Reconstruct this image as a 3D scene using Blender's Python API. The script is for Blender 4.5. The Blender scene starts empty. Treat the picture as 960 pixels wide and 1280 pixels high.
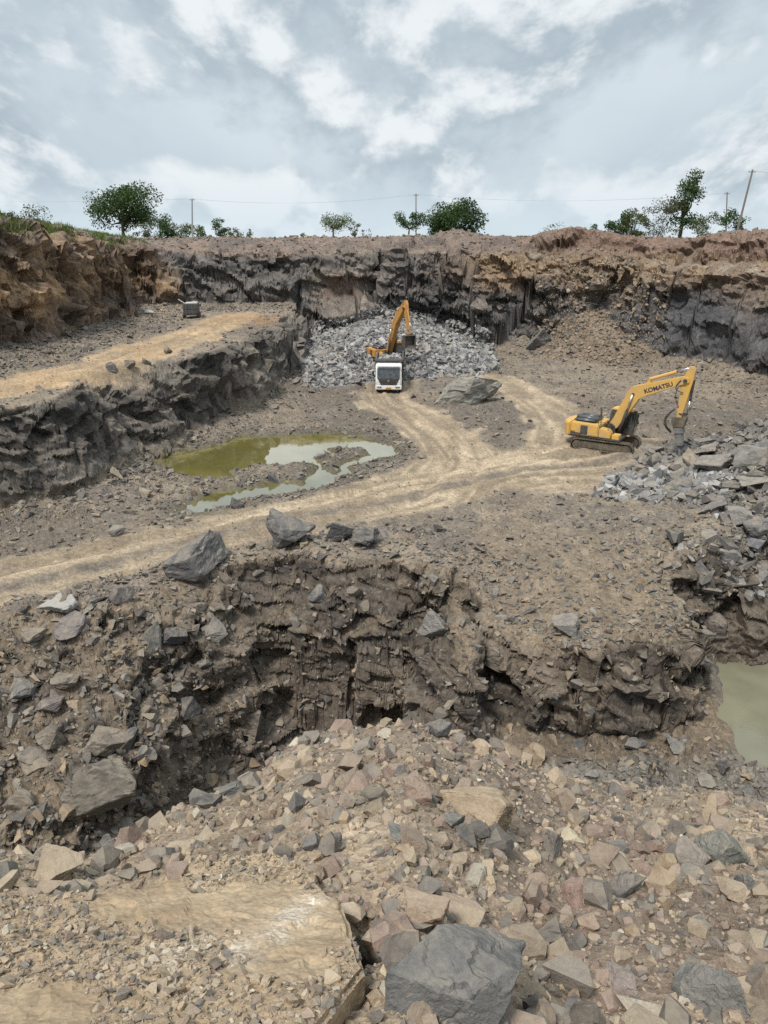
import bpy, bmesh, math, random
import numpy as np
from mathutils import Vector, Matrix, Euler

random.seed(5)
RNG = np.random.default_rng(7)
SC = bpy.context.scene
COL = SC.collection
F = np.float32
ZEN, SKYSTR, SUNSTR, EXPOSURE = 1.6, .76, 2.8, 0.45
R = math.radians

# ------------------------------------------------------------------ camera
CAMZ = 14.0
PITCH = R(20)
CP, SP = math.cos(PITCH), math.sin(PITCH)

def ray(px, py):
    u = (px - 480) / 961.0
    v = (640 - py) / 961.0
    return np.array([u, CP + v * SP, -SP + v * CP])

def at_z(px, py, z):
    d = ray(px, py)
    t = (z - CAMZ) / d[2]
    p = t * d
    return float(p[0]), float(p[1])

def at_y(px, py, y):
    d = ray(px, py)
    t = y / d[1]
    return float(t * d[0]), y, float(CAMZ + t * d[2])

cam = bpy.data.cameras.new('camera')
camo = bpy.data.objects.new('camera', cam)
COL.objects.link(camo)
camo.location = (0, 0, CAMZ)
camo.rotation_euler = (R(70), 0, 0)
cam.sensor_fit = 'VERTICAL'
cam.sensor_height = 36.0
cam.lens = 961 / 1280 * 36.0
cam.clip_start = 0.05
cam.clip_end = 8000
SC.camera = camo

# ------------------------------------------------------------------ noise
_TN = RNG.random(64 ** 3).astype(F) * 2 - 1
_TJ = RNG.random((64 ** 3, 3)).astype(F)
_TG = (RNG.random((64 ** 3, 3)).astype(F) * 2 - 1)

def vnoise(x, y, z, seed=0):
    x = x + seed * 7.37; y = y + seed * 3.91; z = z + seed * 5.53
    xf = np.floor(x); yf = np.floor(y); zf = np.floor(z)
    fx = (x - xf).astype(F); fy = (y - yf).astype(F); fz = (z - zf).astype(F)
    xi = xf.astype(np.int64) & 63; yi = yf.astype(np.int64) & 63; zi = zf.astype(np.int64) & 63
    x1 = (xi + 1) & 63; y1 = (yi + 1) & 63; z1 = (zi + 1) & 63
    fx = fx * fx * (3 - 2 * fx); fy = fy * fy * (3 - 2 * fy); fz = fz * fz * (3 - 2 * fz)
    xi <<= 12; x1 <<= 12; yi <<= 6; y1 <<= 6
    def L(a, b, t): return a + (b - a) * t
    a = L(L(_TN[xi | yi | zi], _TN[x1 | yi | zi], fx), L(_TN[xi | y1 | zi], _TN[x1 | y1 | zi], fx), fy)
    b = L(L(_TN[xi | yi | z1], _TN[x1 | yi | z1], fx), L(_TN[xi | y1 | z1], _TN[x1 | y1 | z1], fx), fy)
    return L(a, b, fz)

def n2(x, y, seed=0):
    x = x + seed * 7.37; y = y + seed * 3.91
    xf = np.floor(x); yf = np.floor(y)
    fx = (x - xf).astype(F); fy = (y - yf).astype(F)
    xi = xf.astype(np.int64) & 63; yi = yf.astype(np.int64) & 63
    x1 = (xi + 1) & 63; y1 = (yi + 1) & 63
    fx = fx * fx * (3 - 2 * fx); fy = fy * fy * (3 - 2 * fy)
    s = ((seed * 29) & 63) << 12
    a = _TN[s | (xi << 6) | yi]; b = _TN[s | (x1 << 6) | yi]
    c = _TN[s | (xi << 6) | y1]; d = _TN[s | (x1 << 6) | y1]
    a = a + (b - a) * fx; c = c + (d - c) * fx
    return a + (c - a) * fy

def fbm2(x, y, octv=4, seed=0, gain=.5):
    s = 0; a = 1.0; t = 0
    for i in range(octv):
        s = s + a * n2(x, y, seed + i * 3); t += a
        x = x * 2.03 + 11.3; y = y * 2.03 + 4.7; a *= gain
    return s / t * 1.6

def fbm3(x, y, z, octv=4, seed=0, gain=.5):
    s = 0; a = 1.0; t = 0
    for i in range(octv):
        s = s + a * vnoise(x, y, z, seed + i); t += a
        x = x * 2.03 + 1.3; y = y * 2.03 + 4.7; z = z * 2.03 + 2.1; a *= gain
    return s / t * 1.6

def facet2(x, y, cell, seed=0, tilt=.8):
    """the same in plan, with straight joints"""
    c, s = math.cos(.5 + seed), math.sin(.5 + seed)
    u = ((x * c - y * s) / cell + seed * 5.3); v = ((x * s + y * c) / cell + seed * 2.9)
    bu = np.floor(u); bv = np.floor(v); iu = bu.astype(np.int64); iv = bv.astype(np.int64)
    best = np.full(u.shape, 1e9); hid = np.zeros(u.shape, np.int64); pu = np.zeros(u.shape); pv = np.zeros(u.shape)
    for a in (-1, 0, 1):
        for b in (-1, 0, 1):
            h = (((iu + a) & 63) << 12) | (((iv + b) & 63) << 6) | ((seed * 13) & 63)
            qu = bu + a + _TJ[h, 0]; qv = bv + b + _TJ[h, 1]
            d = np.maximum(np.abs(u - qu), np.abs(v - qv)) + .25 * (np.abs(u - qu) + np.abs(v - qv))
            m = d < best
            best = np.where(m, d, best); hid = np.where(m, h, hid); pu = np.where(m, qu, pu); pv = np.where(m, qv, pv)
    return _TN[hid] + tilt * ((u - pu) * _TG[hid, 0] + (v - pv) * _TG[hid, 1])

def facet(P, cell, seed=0, tilt=1.0, step=1.0, box=False):
    """piecewise planar blocks: nearest jittered cell, each with its own offset and tilt"""
    out = np.empty(len(P), F); cid = np.empty(len(P), F)
    cell = np.asarray(cell, F)
    for s in range(0, len(P), 200000):
        q = P[s:s + 200000].astype(F)
        if box:
            c_, s_ = math.cos(.35 + seed * .9), math.sin(.35 + seed * .9)
            q = np.stack([q[:, 0] * c_ - q[:, 1] * s_, q[:, 0] * s_ + q[:, 1] * c_, q[:, 2] + .18 * q[:, 0]], 1)
        q = (q / cell + seed * 9.17).astype(F)
        b = np.floor(q); bi = b.astype(np.int64)
        best = np.full(len(q), 1e9, F); hid = np.zeros(len(q), np.int64); bp = np.zeros_like(q)
        for dx in (-1, 0, 1):
            for dy in (-1, 0, 1):
                for dz in (-1, 0, 1):
                    h = (((bi[:, 0] + dx) & 63) << 12) | (((bi[:, 1] + dy) & 63) << 6) | ((bi[:, 2] + dz) & 63)
                    p = b + np.array([dx, dy, dz], F) + _TJ[h]
                    d = np.abs(q - p); d = (d.max(1) + .25 * d.sum(1)) if box else (d * d).sum(1)
                    m = d < best
                    best[m] = d[m]; hid[m] = h[m]; bp[m] = p[m]
        out[s:s + 200000] = step * _TN[hid] + tilt * ((q - bp) * _TG[hid]).sum(1)
        cid[s:s + 200000] = _TJ[hid, 1]
    return out, cid

def ss(a, b, x):
    t = np.clip((x - a) / (b - a), 0, 1)
    return t * t * (3 - 2 * t)

def lerp(a, b, t): return a + (b - a) * t

def sdf(poly, x, y):
    """signed distance to a polygon, negative inside"""
    d = np.full(x.shape, 1e18); ins = np.zeros(x.shape, bool)
    n = len(poly)
    for i in range(n):
        ax, ay = poly[i]; bx, by = poly[(i + 1) % n]
        ex, ey = bx - ax, by - ay
        wx, wy = x - ax, y - ay
        t = np.clip((wx * ex + wy * ey) / (ex * ex + ey * ey + 1e-9), 0, 1)
        d = np.minimum(d, (wx - t * ex) ** 2 + (wy - t * ey) ** 2)
        c = ((ay <= y) & (by > y)) | ((by <= y) & (ay > y))
        xi = ax + (y - ay) / (ey if abs(ey) > 1e-9 else 1e-9) * ex
        ins ^= c & (x < xi)
    return np.where(ins, -1, 1) * np.sqrt(d)

def pline(pts, x, y):
    """distance to a polyline, signed side offset and length along it"""
    d = np.full(x.shape, 1e18); off = np.zeros(x.shape); al = np.zeros(x.shape); acc = 0
    for (ax, ay), (bx, by) in zip(pts[:-1], pts[1:]):
        ex, ey = bx - ax, by - ay; L = math.hypot(ex, ey) + 1e-9
        wx, wy = x - ax, y - ay
        t = np.clip((wx * ex + wy * ey) / (L * L), 0, 1)
        dd = (wx - t * ex) ** 2 + (wy - t * ey) ** 2
        m = dd < d
        d = np.where(m, dd, d)
        off = np.where(m, (ex * wy - ey * wx) / L, off)
        al = np.where(m, acc + t * L, al); acc += L
    return np.sqrt(d), off, al

# ------------------------------------------------------------------ plan of the quarry (metres; floor at z 0)
def L0(pts, z=0.0): return [at_z(px, py, z) for px, py in pts]

WALL = [(-33, -30), (-32, 30), (-30, 46), (-28.6, 58), (-27.6, 75), (-27.2, 92), (-23, 97), (-10, 98), (0, 100.5), (8, 100),
        (17, 97.5), (22, 95), (27, 91), (32, 87), (36, 82), (38.5, 74), (42, 60), (47, 40), (52, 20), (52, -30)]
BENCH = L0([(-120, 527), (0, 512), (60, 499), (108, 477), (150, 470), (190, 464), (250, 441), (300, 424), (338, 408), (356, 394)], 5.4) + \
    [(-10.5, 93), (-11, 110), (-70, 110), (-70, 44), (-30, 41)]
PIT = L0([(0, 768), (100, 750), (210, 726), (330, 697), (440, 694), (548, 690), (600, 718)], 0) + \
    L0([(612, 772), (700, 796), (852, 786)], -1.0) + L0([(806, 702), (835, 680), (880, 686), (960, 676)], -.5) + \
    [(32, 34), (34, 5), (-26, 5), (-30, 24), (-22, 26)]
POND = L0([(196, 580), (230, 564), (300, 547), (380, 541), (442, 543), (497, 558), (494, 572), (450, 585), (430, 602), (398, 613),
           (345, 622), (300, 633), (240, 645), (222, 640), (285, 615), (330, 603), (290, 598), (250, 598), (215, 596)], -.3)
POOL = L0([(876, 818), (905, 808), (960, 803), (1160, 800), (1160, 970), (960, 956), (918, 946), (900, 915), (892, 882), (882, 850)], -5.0)
ISLE = L0([(290, 590), (330, 579), (375, 577), (398, 586), (372, 602), (310, 604)], -.3)
ISLE2 = L0([(400, 574), (415, 563), (452, 558), (466, 566), (440, 576), (425, 592), (405, 585)], -.3)
RUBBLE = L0([(372, 486), (440, 482), (520, 475), (606, 472), (628, 462)], 0) + [(15, 100), (12, 115), (-14, 115), (-13, 90)]
BLOCKS = L0([(752, 585), (800, 612), (872, 640), (900, 672)], 0) + [(17.5, 32), (26, 30), (42, 36), (42, 56), (28, 55), (22, 53), (18.5, 50.5)]
ROAD_MAIN = L0([(-260, 775), (0, 726), (150, 694), (300, 660), (450, 628), (560, 604), (650, 582), (740, 574), (800, 566)], 0)
ROAD_TRUCK = L0([(560, 604), (585, 575), (560, 545), (522, 520), (490, 503), (482, 490), (486, 472)], 0)
ROAD_RIGHT = L0([(660, 590), (700, 560), (704, 530), (680, 505), (645, 484), (610, 472)], 0)
ROAD_BENCH = L0([(-240, 535), (0, 486), (100, 463), (190, 437), (240, 420), (275, 405), (300, 394)], 5.4)

CREST = [(-500, 1190, 4.6), (-250, 1130, 4.9), (0, 1078, 5.2), (60, 1068, 5.4), (100, 1074, 5.4), (150, 1052, 5.6), (230, 1012, 6.0), (300, 980, 6.4),
         (330, 965, 6.6), (380, 924, 7.0), (440, 915, 7.2), (510, 903, 7.2), (560, 920, 7.4), (620, 938, 7.8), (680, 965, 8.3),
         (740, 985, 8.8), (800, 988, 9.0), (880, 992, 9.2), (960, 1000, 9.3), (1200, 1020, 9.4), (1600, 1080, 9.0)]
_cr = []
for px, py, rh in CREST:
    d = ray(px, py); h = math.hypot(d[0], d[1]); rh *= .62
    _cr.append((math.atan2(d[0], d[1]), rh, CAMZ + d[2] / h * rh))
_cr = np.array(_cr)
R0, Z0 = .8, 12.25

def heap_z(x, y):
    phi = np.arctan2(x, np.maximum(y, .02)); r = np.hypot(x, y)
    rc = np.interp(phi, _cr[:, 0], _cr[:, 1]); zc = np.interp(phi, _cr[:, 0], _cr[:, 2])
    s = np.clip((r - R0) / (rc - R0), 0, 1)
    z = Z0 + (zc - Z0) * s ** .92
    z = z - np.maximum(r - rc, 0) * 1.22
    z = z + .10 * ss(0, .5, s) * fbm2(x / 1.2, y / 1.2, 4, 41) * ss(1.1, .7, s)
    z = z - .40 * np.exp(-(((x + .06) / .08) ** 2 + ((y - 2.10) / .16) ** 2))        # hollow between the slab and the big boulder
    z = z - .26 * np.exp(-(((x + .76) / .26) ** 2 + ((y - 2.50 - .1 * (x + .76)) / .07) ** 2))
    return np.where(y < .02, Z0, z), s

def Hgt(x, y, full=False):
    w1x = fbm2(x / 8, y / 8, 2, 1); w1y = fbm2(x / 8, y / 8, 2, 5)
    w2x = fbm2(x / 2.3, y / 2.3, 2, 9); w2y = fbm2(x / 2.3, y / 2.3, 2, 13)
    k1 = facet2(x, y, 4.5, 1); k2 = facet2(x, y, 1.7, 2)
    # floor
    dm, om, am = pline(ROAD_MAIN, x, y); dt, ot, at_ = pline(ROAD_TRUCK, x, y); dr, orr, ar = pline(ROAD_RIGHT, x, y)
    db_, ob, ab = pline(ROAD_BENCH, x, y)
    wj = .7 * w2x + .5 * w1x
    rm = ss(3.0, 2.0, dm - 1.6 * ss(25, 45, am) + wj); rt = ss(3.1, 1.9, dt + wj - 1.2 * ss(12, 2, at_)); rr = ss(2.6, 1.4, dr + wj)
    fan = ss(5.2, 3.0, np.hypot((x - 8.0) / 1.35, (y - 46.0)) + wj)
    fl = fbm2(x / 6, y / 6, 3, 21)
    road = np.maximum(np.maximum(rm, rt), np.maximum(rr * .85, fan))
    rough = fbm2(x / 1.1, y / 1.1, 3, 25)
    z = .22 * fl + (.14 * rough) * (1 - .8 * road)
    # wheel ruts
    def ruts(off, al, m):
        off = off + .25 * n2(al / 6, al * 0, 31)
        g = -.17 * np.exp(-((np.abs(off) - .95) / .28) ** 2) + .10 * np.exp(-(off / .35) ** 2) + .10 * n2(off * 3.1, al / 5, 33)
        return m * g
    z = z + ruts(om - .3, am, rm) + .8 * ruts(ot, at_, rt) + .6 * ruts(orr, ar, rr)
    rutdark = rm * np.exp(-((om + .55 + .3 * n2(am / 5, am * 0, 35)) / .42) ** 2)
    z = z + .13 * rutdark * (1 + rough)
    # bench
    db = sdf(BENCH, x + .6 * w1x, y + .6 * w1y) + .45 * k1 + .10 * k2
    fb = 1 - .84 * ss(-.4, 2.0, db) - .16 * np.clip((db - 1.2) / 4.5, 0, 1) ** .7
    fb = np.clip(fb, 0, 1)
    rb = ss(3.2, 1.9, db_ + wj) * ss(.2, -1.0, db)
    z = z * (1 - .5 * fb) + 5.4 * fb + .6 * ruts(ob, ab, rb)
    road = np.maximum(road * ss(3.5, 5.5, db), rb)
    # ponds
    dp = sdf(POND, x + .5 * w2x, y + .5 * w2y)
    isl = np.minimum(sdf(ISLE, x + .5 * w2x, y + .5 * w2y), sdf(ISLE2, x + .6 * w2x, y + .6 * w2y) + .35 * rough)
    dp = np.maximum(dp, -isl)
    basin = ss(4.5, .2, dp)
    z = z * (1 - .75 * basin) - .06 * basin - .75 * ss(.6, -1.6, dp) + .10 * rough * ss(2, 0, np.abs(dp))
    # heaps against the wall
    dd = -sdf(RUBBLE, x + .8 * w1x, y + .8 * w1y)
    pile = np.where(dd > 0, np.minimum(.3 * dd, 3.4 + .3 * w1x - .15 * np.maximum(x - 2, 0)) * (1 - .95 * np.exp(-(((x - .8) / 4.2) ** 2 + ((y - 81.0) / 5.2) ** 2) ** 2)), -1)
    inpile = ss(0, .6, dd) * (pile > z - .1)
    z = np.where((pile > z) & (dd > 0), pile, z)
    fan2 = 6.2 - .80 * np.hypot((x - 26.0) * 1.0, (y - 94.0) * .95) + .5 * w2x + .5 * w1x
    infan = ss(-.3, .4, fan2 - z)
    z = np.maximum(z, fan2)
    fan3 = 1.6 - .6 * np.hypot((x - 17.5), (y - 98.0)) + .5 * w1y
    z = np.maximum(z, fan3)
    dk = -sdf(BLOCKS, x + .5 * w1x, y + .5 * w1y)
    blk = ss(0, 1.0, dk)
    z = z + np.clip(.42 * dk, 0, 2.3) * (.18 + .82 * ss(20, 24, x)) * (1 + .25 * w2x) * ss(30, 34, y)
    # wall
    dw = sdf(WALL, x + 1.3 * w1x, y + 1.3 * w1y) + .60 * k1 + .10 * k2
    wl = ss(-21, -26, x) * ss(99, 93, y); wr = ss(15, 23, x)
    tal = (.6 + .1 * wl + .3 * wr) * np.clip(1 + dw / (3.0 + 4 * wl), 0, 1) ** 1.7 * (1 + .35 * w1x) * (1 - .5 * inpile)
    z = z + np.where(dw < 0, tal, (.6 + .1 * wl + .3 * wr) * (1 + .35 * w1x) * (1 - .5 * inpile)) * ss(-8, 20, y)
    rim = 13.25 + wl * (.75 + 2.0 * np.clip((84 - y) / 28, 0, 1.3)) + .9 * wr * ss(6, 0, dw - 3) + .22 * w1y
    for mx, my, mr, mh in ((22.5, 101, 4.0, 1.5), (9.2, 106.5, 2.6, 1.0), (15, 106, 3.5, .4), (42, 86, 5.5, 1.1), (37, 90, 4.0, .6), (-30.5, 58, 4, .5), (30, 97, 5, .5)):
        rim = rim + mh * np.exp(-(((x - mx) ** 2 + (y - my) ** 2) / mr ** 2))
    pc = np.interp(dw, [0, .5, 1.1, 2.0, 2.7, 6.5, 8], [0, .30, .58, .80, .855, .98, 1])
    pl = np.interp(dw, [0, .5, 1.2, 1.9, 2.6, 5], [0, .3, .62, .86, .94, 1])
    pr = np.interp(dw, [0, .6, 1.2, 2.0, 4.4, 5.2, 6.2, 9], [0, .30, .54, .65, .72, .86, .95, 1])
    prof = lerp(lerp(pc, pl, wl), pr, wr) + .035 * w2x * ss(0, 1, dw) * ss(8, 3, dw)
    far = ss(25, 90, dw)
    rim = lerp(rim, 13.0 - .0095 * np.maximum(np.hypot(x, y) - 110, 0), ss(10, 30, dw))
    z = np.where(dw > 0, z + (rim - z) * np.clip(prof, 0, 1.02), z)
    z = z + .16 * rough * ss(2.5, 5, dw) * ss(60, 20, dw)
    # lower pit
    prom = ss(2.5, 5.5, x) * ss(41, 28, y) * ss(17, 13, x)
    z = z - 1.15 * prom
    dq = -sdf(PIT, x + .6 * w1x, y + .6 * w1y) + .42 * k1 + .16 * k2
    kl = ss(-5.5, -9.5, x); kr = ss(13, 15.5, x) * ss(29, 31, y); kp = ss(3.2, 5.0, x)
    cl = np.interp(dq, [0, 1.5, 5, 8.0, 11], [0, .10, .42, .62, 1])
    cc = np.interp(dq, [0, .5, 2.6, 3.4, 4.4, 6], [0, .08, .34, .80, .95, 1])
    cp = np.interp(dq, [0, .3, .8, 1.3, 2.2], [0, .12, .58, .92, 1])
    ck = np.interp(dq, [0, .4, 1.2, 2.6], [0, .22, .55, 1])
    fq = lerp(lerp(lerp(cc, cp, kp), cl, kl), ck, kr)
    pitz = -5.0 + .35 * w1x + .12 * rough - 3.0 * ss(4.5, 1, x) * ss(-11, -7, x)
    dl = sdf(POOL, x + .4 * w2x, y + .4 * w2y)
    pitz = lerp(pitz, -4.95 + .12 * rough, ss(3, .3, dl)) - .8 * ss(.5, -1.6, dl)
    z = np.where(dq > 0, z + (pitz - z) * fq, z)
    z = z + (.22 * w2x + .22 * rough) * ss(0, 1.5, dq) * kl
    # near heap
    hz, hs = heap_z(x, y)
    heap = hz > z
    z = np.maximum(hz, z)
    if not full:
        return z
    return z, dict(road=road, rm=rm, rutdark=rutdark, off=om, al=am, rt=rt, ot=ot, at=at_, rr=rr, fan=fan, orr=orr, ar=ar, rb=rb, ob=ob, ab=ab,
                   db=db, fb=fb, dp=dp, inpile=inpile * (dw < .6), infan=infan, blk=blk, dw=dw, wl=wl, wr=wr, dq=dq, fq=fq, kl=kl, kr=kr, kp=kp, dl=dl,
                   heap=heap.astype(float), hs=hs, w1=w1x, w2=w2x, w1y=w1y, rough=rough, prom=prom)

def hz1(x, y):
    return float(Hgt(np.array([float(x)]), np.array([float(y)]))[0])

def hit(px, py, tmin=1.2, tmax=260):
    """where the line of sight through a pixel of the photograph meets the ground"""
    d = ray(px, py)
    t = np.exp(np.linspace(math.log(tmin), math.log(tmax), 1600))
    below = CAMZ + t * d[2] < Hgt(t * d[0], t * d[1])
    i = int(np.argmax(below)) if below.any() else len(t) - 1
    lo, hi = t[max(i - 1, 0)], t[i]
    tt = np.linspace(lo, hi, 60)
    b = CAMZ + tt * d[2] < Hgt(tt * d[0], tt * d[1])
    k = tt[int(np.argmax(b))] if b.any() else hi
    return float(k * d[0]), float(k * d[1]), float(CAMZ + k * d[2]), float(k)

SLABPIX = [(-120, 1180), (0, 1152), (95, 1152), (130, 1160), (210, 1138), (300, 1126), (385, 1104), (402, 1122), (430, 1180), (458, 1245), (440, 1268), (395, 1330), (150, 1420), (-120, 1420)]
SLABXY = [hit(px, py, .8)[:2] for px, py in SLABPIX]

# ------------------------------------------------------------------ scene helpers
def tag(o, label=None, cat=None, group=None, kind=None):
    if label: o['label'] = label
    if cat: o['category'] = cat
    if group: o['group'] = group
    if kind: o['kind'] = kind
    return o

def empty(name, loc, rz=0.0, **kw):
    o = bpy.data.objects.new(name, None)
    COL.objects.link(o)
    o.location = loc; o.rotation_euler = (0, 0, rz)
    o.empty_display_size = .3
    tag(o, **kw)
    return o

def np_mesh(name, V, faces, mat, smooth=False, col=None):
    """V (n,3); faces (m,k) of one size"""
    me = bpy.data.meshes.new(name)
    faces = np.asarray(faces); m, k = faces.shape
    me.vertices.add(len(V)); me.vertices.foreach_set('co', np.asarray(V, F).ravel())
    me.loops.add(m * k); me.loops.foreach_set('vertex_index', faces.ravel().astype(np.int32))
    me.polygons.add(m); me.polygons.foreach_set('loop_start', (np.arange(m) * k).astype(np.int32))
    try: me.polygons.foreach_set('loop_total', np.full(m, k, np.int32))
    except Exception: pass
    me.polygons.foreach_set('use_smooth', np.full(m, smooth, bool))
    if col is not None:
        a = me.color_attributes.new('Col', 'FLOAT_COLOR', 'POINT')
        c = np.ones((len(V), 4), F); c[:, :3] = col
        a.data.foreach_set('color', c.ravel())
    me.update(calc_edges=True)
    if mat: me.materials.append(mat)
    return me

def link(name, me, parent=None):
    o = bpy.data.objects.new(name, me)
    COL.objects.link(o)
    if parent: o.parent = parent
    return o

# ------------------------------------------------------------------ materials
class NT:
    def __init__(s, name):
        s.m = bpy.data.materials.new(name); s.m.use_nodes = True
        s.t = s.m.node_tree; s.n = s.t.nodes; s.n.clear()
        s.out = s.new('ShaderNodeOutputMaterial'); s.b = s.new('ShaderNodeBsdfPrincipled')
        s.l(s.b.outputs[0], s.out.inputs[0])
    def new(s, t, **kw):
        n = s.n.new(t)
        for k, v in kw.items(): setattr(n, k, v)
        return n
    def l(s, a, b): s.t.links.new(a, b)
    def noise(s, vec, scale, detail=4, rough=.55, dist=0):
        n = s.new('ShaderNodeTexNoise'); s.l(vec, n.inputs['Vector'])
        n.inputs['Scale'].default_value = scale; n.inputs['Detail'].default_value = detail
        n.inputs['Roughness'].default_value = rough; n.inputs['Distortion'].default_value = dist
        return n.outputs[0]
    def vor(s, vec, scale, feature='F1', out=0):
        n = s.new('ShaderNodeTexVoronoi', feature=feature); s.l(vec, n.inputs['Vector'])
        n.inputs['Scale'].default_value = scale
        return n.outputs[out]
    def ramp(s, fac, a, b, c0=0.0, c1=1.0):
        n = s.new('ShaderNodeMapRange'); s.l(fac, n.inputs[0])
        n.inputs[1].default_value = a; n.inputs[2].default_value = b; n.inputs[3].default_value = c0; n.inputs[4].default_value = c1
        return n.outputs[0]
    def math(s, op, a, b=None):
        n = s.new('ShaderNodeMath', operation=op)
        for i, v in enumerate((a, b)):
            if v is None: continue
            if isinstance(v, (int, float)): n.inputs[i].default_value = v
            else: s.l(v, n.inputs[i])
        return n.outputs[0]
    def mix(s, fac, a, b, blend='MIX'):
        n = s.new('ShaderNodeMix', data_type='RGBA', blend_type=blend)
        if isinstance(fac, (int, float)): n.inputs[0].default_value = fac
        else: s.l(fac, n.inputs[0])
        for i, v in ((6, a), (7, b)):
            if isinstance(v, (tuple, list)): n.inputs[i].default_value = (*v[:3], 1)
            else: s.l(v, n.inputs[i])
        return n.outputs[2]
    def scale(s, col, fac):
        n = s.new('ShaderNodeVectorMath', operation='SCALE'); s.l(col, n.inputs[0]); s.l(fac, n.inputs[3])
        return n.outputs[0]
    def bump(s, h, strength, dist, prev=None):
        n = s.new('ShaderNodeBump'); s.l(h, n.inputs['Height'])
        n.inputs['Strength'].default_value = strength; n.inputs['Distance'].default_value = dist
        if prev is not None: s.l(prev, n.inputs['Normal'])
        return n.outputs[0]

def set_spec(b, v):
    b.inputs['Specular IOR Level'].default_value = v

def paint(name, col, rough=.5, metal=0.0, dirt=.35, dirtcol=(.30, .25, .18), dscale=2.0, spec=.4):
    """painted or bare metal with dust and grime in patches"""
    t = NT(name); g = t.new('ShaderNodeTexCoord').outputs['Object']
    n = t.noise(g, dscale, 6, .65); n2_ = t.noise(g, dscale * 7, 3, .6)
    f = t.math('MULTIPLY', t.ramp(n, .37, .66), t.ramp(n2_, .3, .7, .35, 1))
    f = t.math('MULTIPLY', f, dirt)
    c = t.mix(f, col, dirtcol)
    t.l(c, t.b.inputs['Base Color'])
    t.l(t.ramp(n, .3, .7, rough, min(1, rough + .25)), t.b.inputs['Roughness'])
    t.b.inputs['Metallic'].default_value = metal; set_spec(t.b, spec)
    t.l(t.bump(n2_, .08, .02), t.b.inputs['Normal'])
    return t.m

def mat_ground(name, bump=1.0, grain=1.0, size=1.0):
    t = NT(name)
    c = t.new('ShaderNodeAttribute', attribute_name='Col').outputs['Color']
    g = t.new('ShaderNodeNewGeometry').outputs['Position']
    a = t.noise(g, .9, 6, .65); b = t.noise(g, 6.0, 5, .7); v = t.vor(g, 9.0 * grain, 'F1', 1); v2 = t.vor(g, 34 * grain, 'F1', 1)
    sv = t.new('ShaderNodeSeparateColor'); t.l(v, sv.inputs[0])
    sv2 = t.new('ShaderNodeSeparateColor'); t.l(v2, sv2.inputs[0])
    k = t.math('MULTIPLY', t.ramp(a, .25, .75, .78, 1.22), t.ramp(b, .25, .75, .72, 1.28))
    k = t.math('MULTIPLY', k, t.ramp(sv.outputs[0], 0, 1, .80, 1.2))
    k = t.math('MULTIPLY', k, t.ramp(sv2.outputs[0], 0, 1, .82, 1.18))
    t.l(t.scale(c, k), t.b.inputs['Base Color'])
    t.b.inputs['Roughness'].default_value = .95; set_spec(t.b, .15)
    d9 = t.vor(g, 9.0 * grain); d34 = t.vor(g, 34.0 * grain)
    n = t.bump(a, .35 * bump, .25 * size)
    n = t.bump(b, .55 * bump, .06 * size, n)
    n = t.bump(d9, .6 * bump, .05 * size, n)
    n = t.bump(d34, .5 * bump, .015 * size, n)
    t.l(n, t.b.inputs['Normal'])
    return t.m

def mat_rock(name, attr=False, fine=1.0, dustlo=0.0, dusthi=.6):
    t = NT(name)
    g = t.new('ShaderNodeNewGeometry')
    if attr:
        c = t.new('ShaderNodeAttribute', attribute_name='Col').outputs['Color']; vec = g.outputs['Position']
    else:
        oi = t.new('ShaderNodeObjectInfo'); c = oi.outputs['Color']
        va = t.new('ShaderNodeVectorMath', operation='ADD')
        t.l(g.outputs['Position'], va.inputs[0]); t.l(oi.outputs['Location'], va.inputs[1]); vec = va.outputs[0]
    a = t.noise(vec, 2.2 * fine, 7, .68, .3); b = t.noise(vec, 14 * fine, 5, .7); p = t.noise(vec, 60 * fine, 2, .6)
    k = t.math('MULTIPLY', t.ramp(a, .28, .72, .66, 1.32), t.ramp(b, .25, .75, .8, 1.2))
    k = t.math('MULTIPLY', k, t.ramp(p, .3, .7, .88, 1.12))
    c2 = t.scale(c, k)
    sep = t.new('ShaderNodeSeparateXYZ'); t.l(g.outputs['Normal'], sep.inputs[0])
    dust = t.math('MULTIPLY', t.ramp(sep.outputs[2], .2, .9), t.ramp(a, .38, .62, dustlo, dusthi))
    c3 = t.mix(dust, c2, (.27, .225, .165))
    t.l(c3, t.b.inputs['Base Color'])
    t.l(t.ramp(a, .3, .7, .75, .95), t.b.inputs['Roughness']); set_spec(t.b, .25)
    n = t.bump(a, .6, .12 / fine); n = t.bump(b, .6, .025 / fine, n); n = t.bump(p, .3, .006 / fine, n)
    t.l(n, t.b.inputs['Normal'])
    return t.m

M = {}
M['ground'] = mat_ground('quarry_dirt')
M['cliff'] = mat_ground('cliff_rock', .7, .6)
M['heap'] = mat_ground('heap_gravel', .9, 3.4, .26)
M['road'] = mat_ground('road_sand', .6, 1.0)
M['rock'] = mat_rock('rock_face')
M['nearrock'] = mat_rock('near_rock_face', False, 2.5, .0, .55)
M['chips'] = mat_rock('rock_chips', True, 1.0)
M['pebble'] = mat_rock('pebble_stone', True, 4.0, .0, .5)
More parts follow.
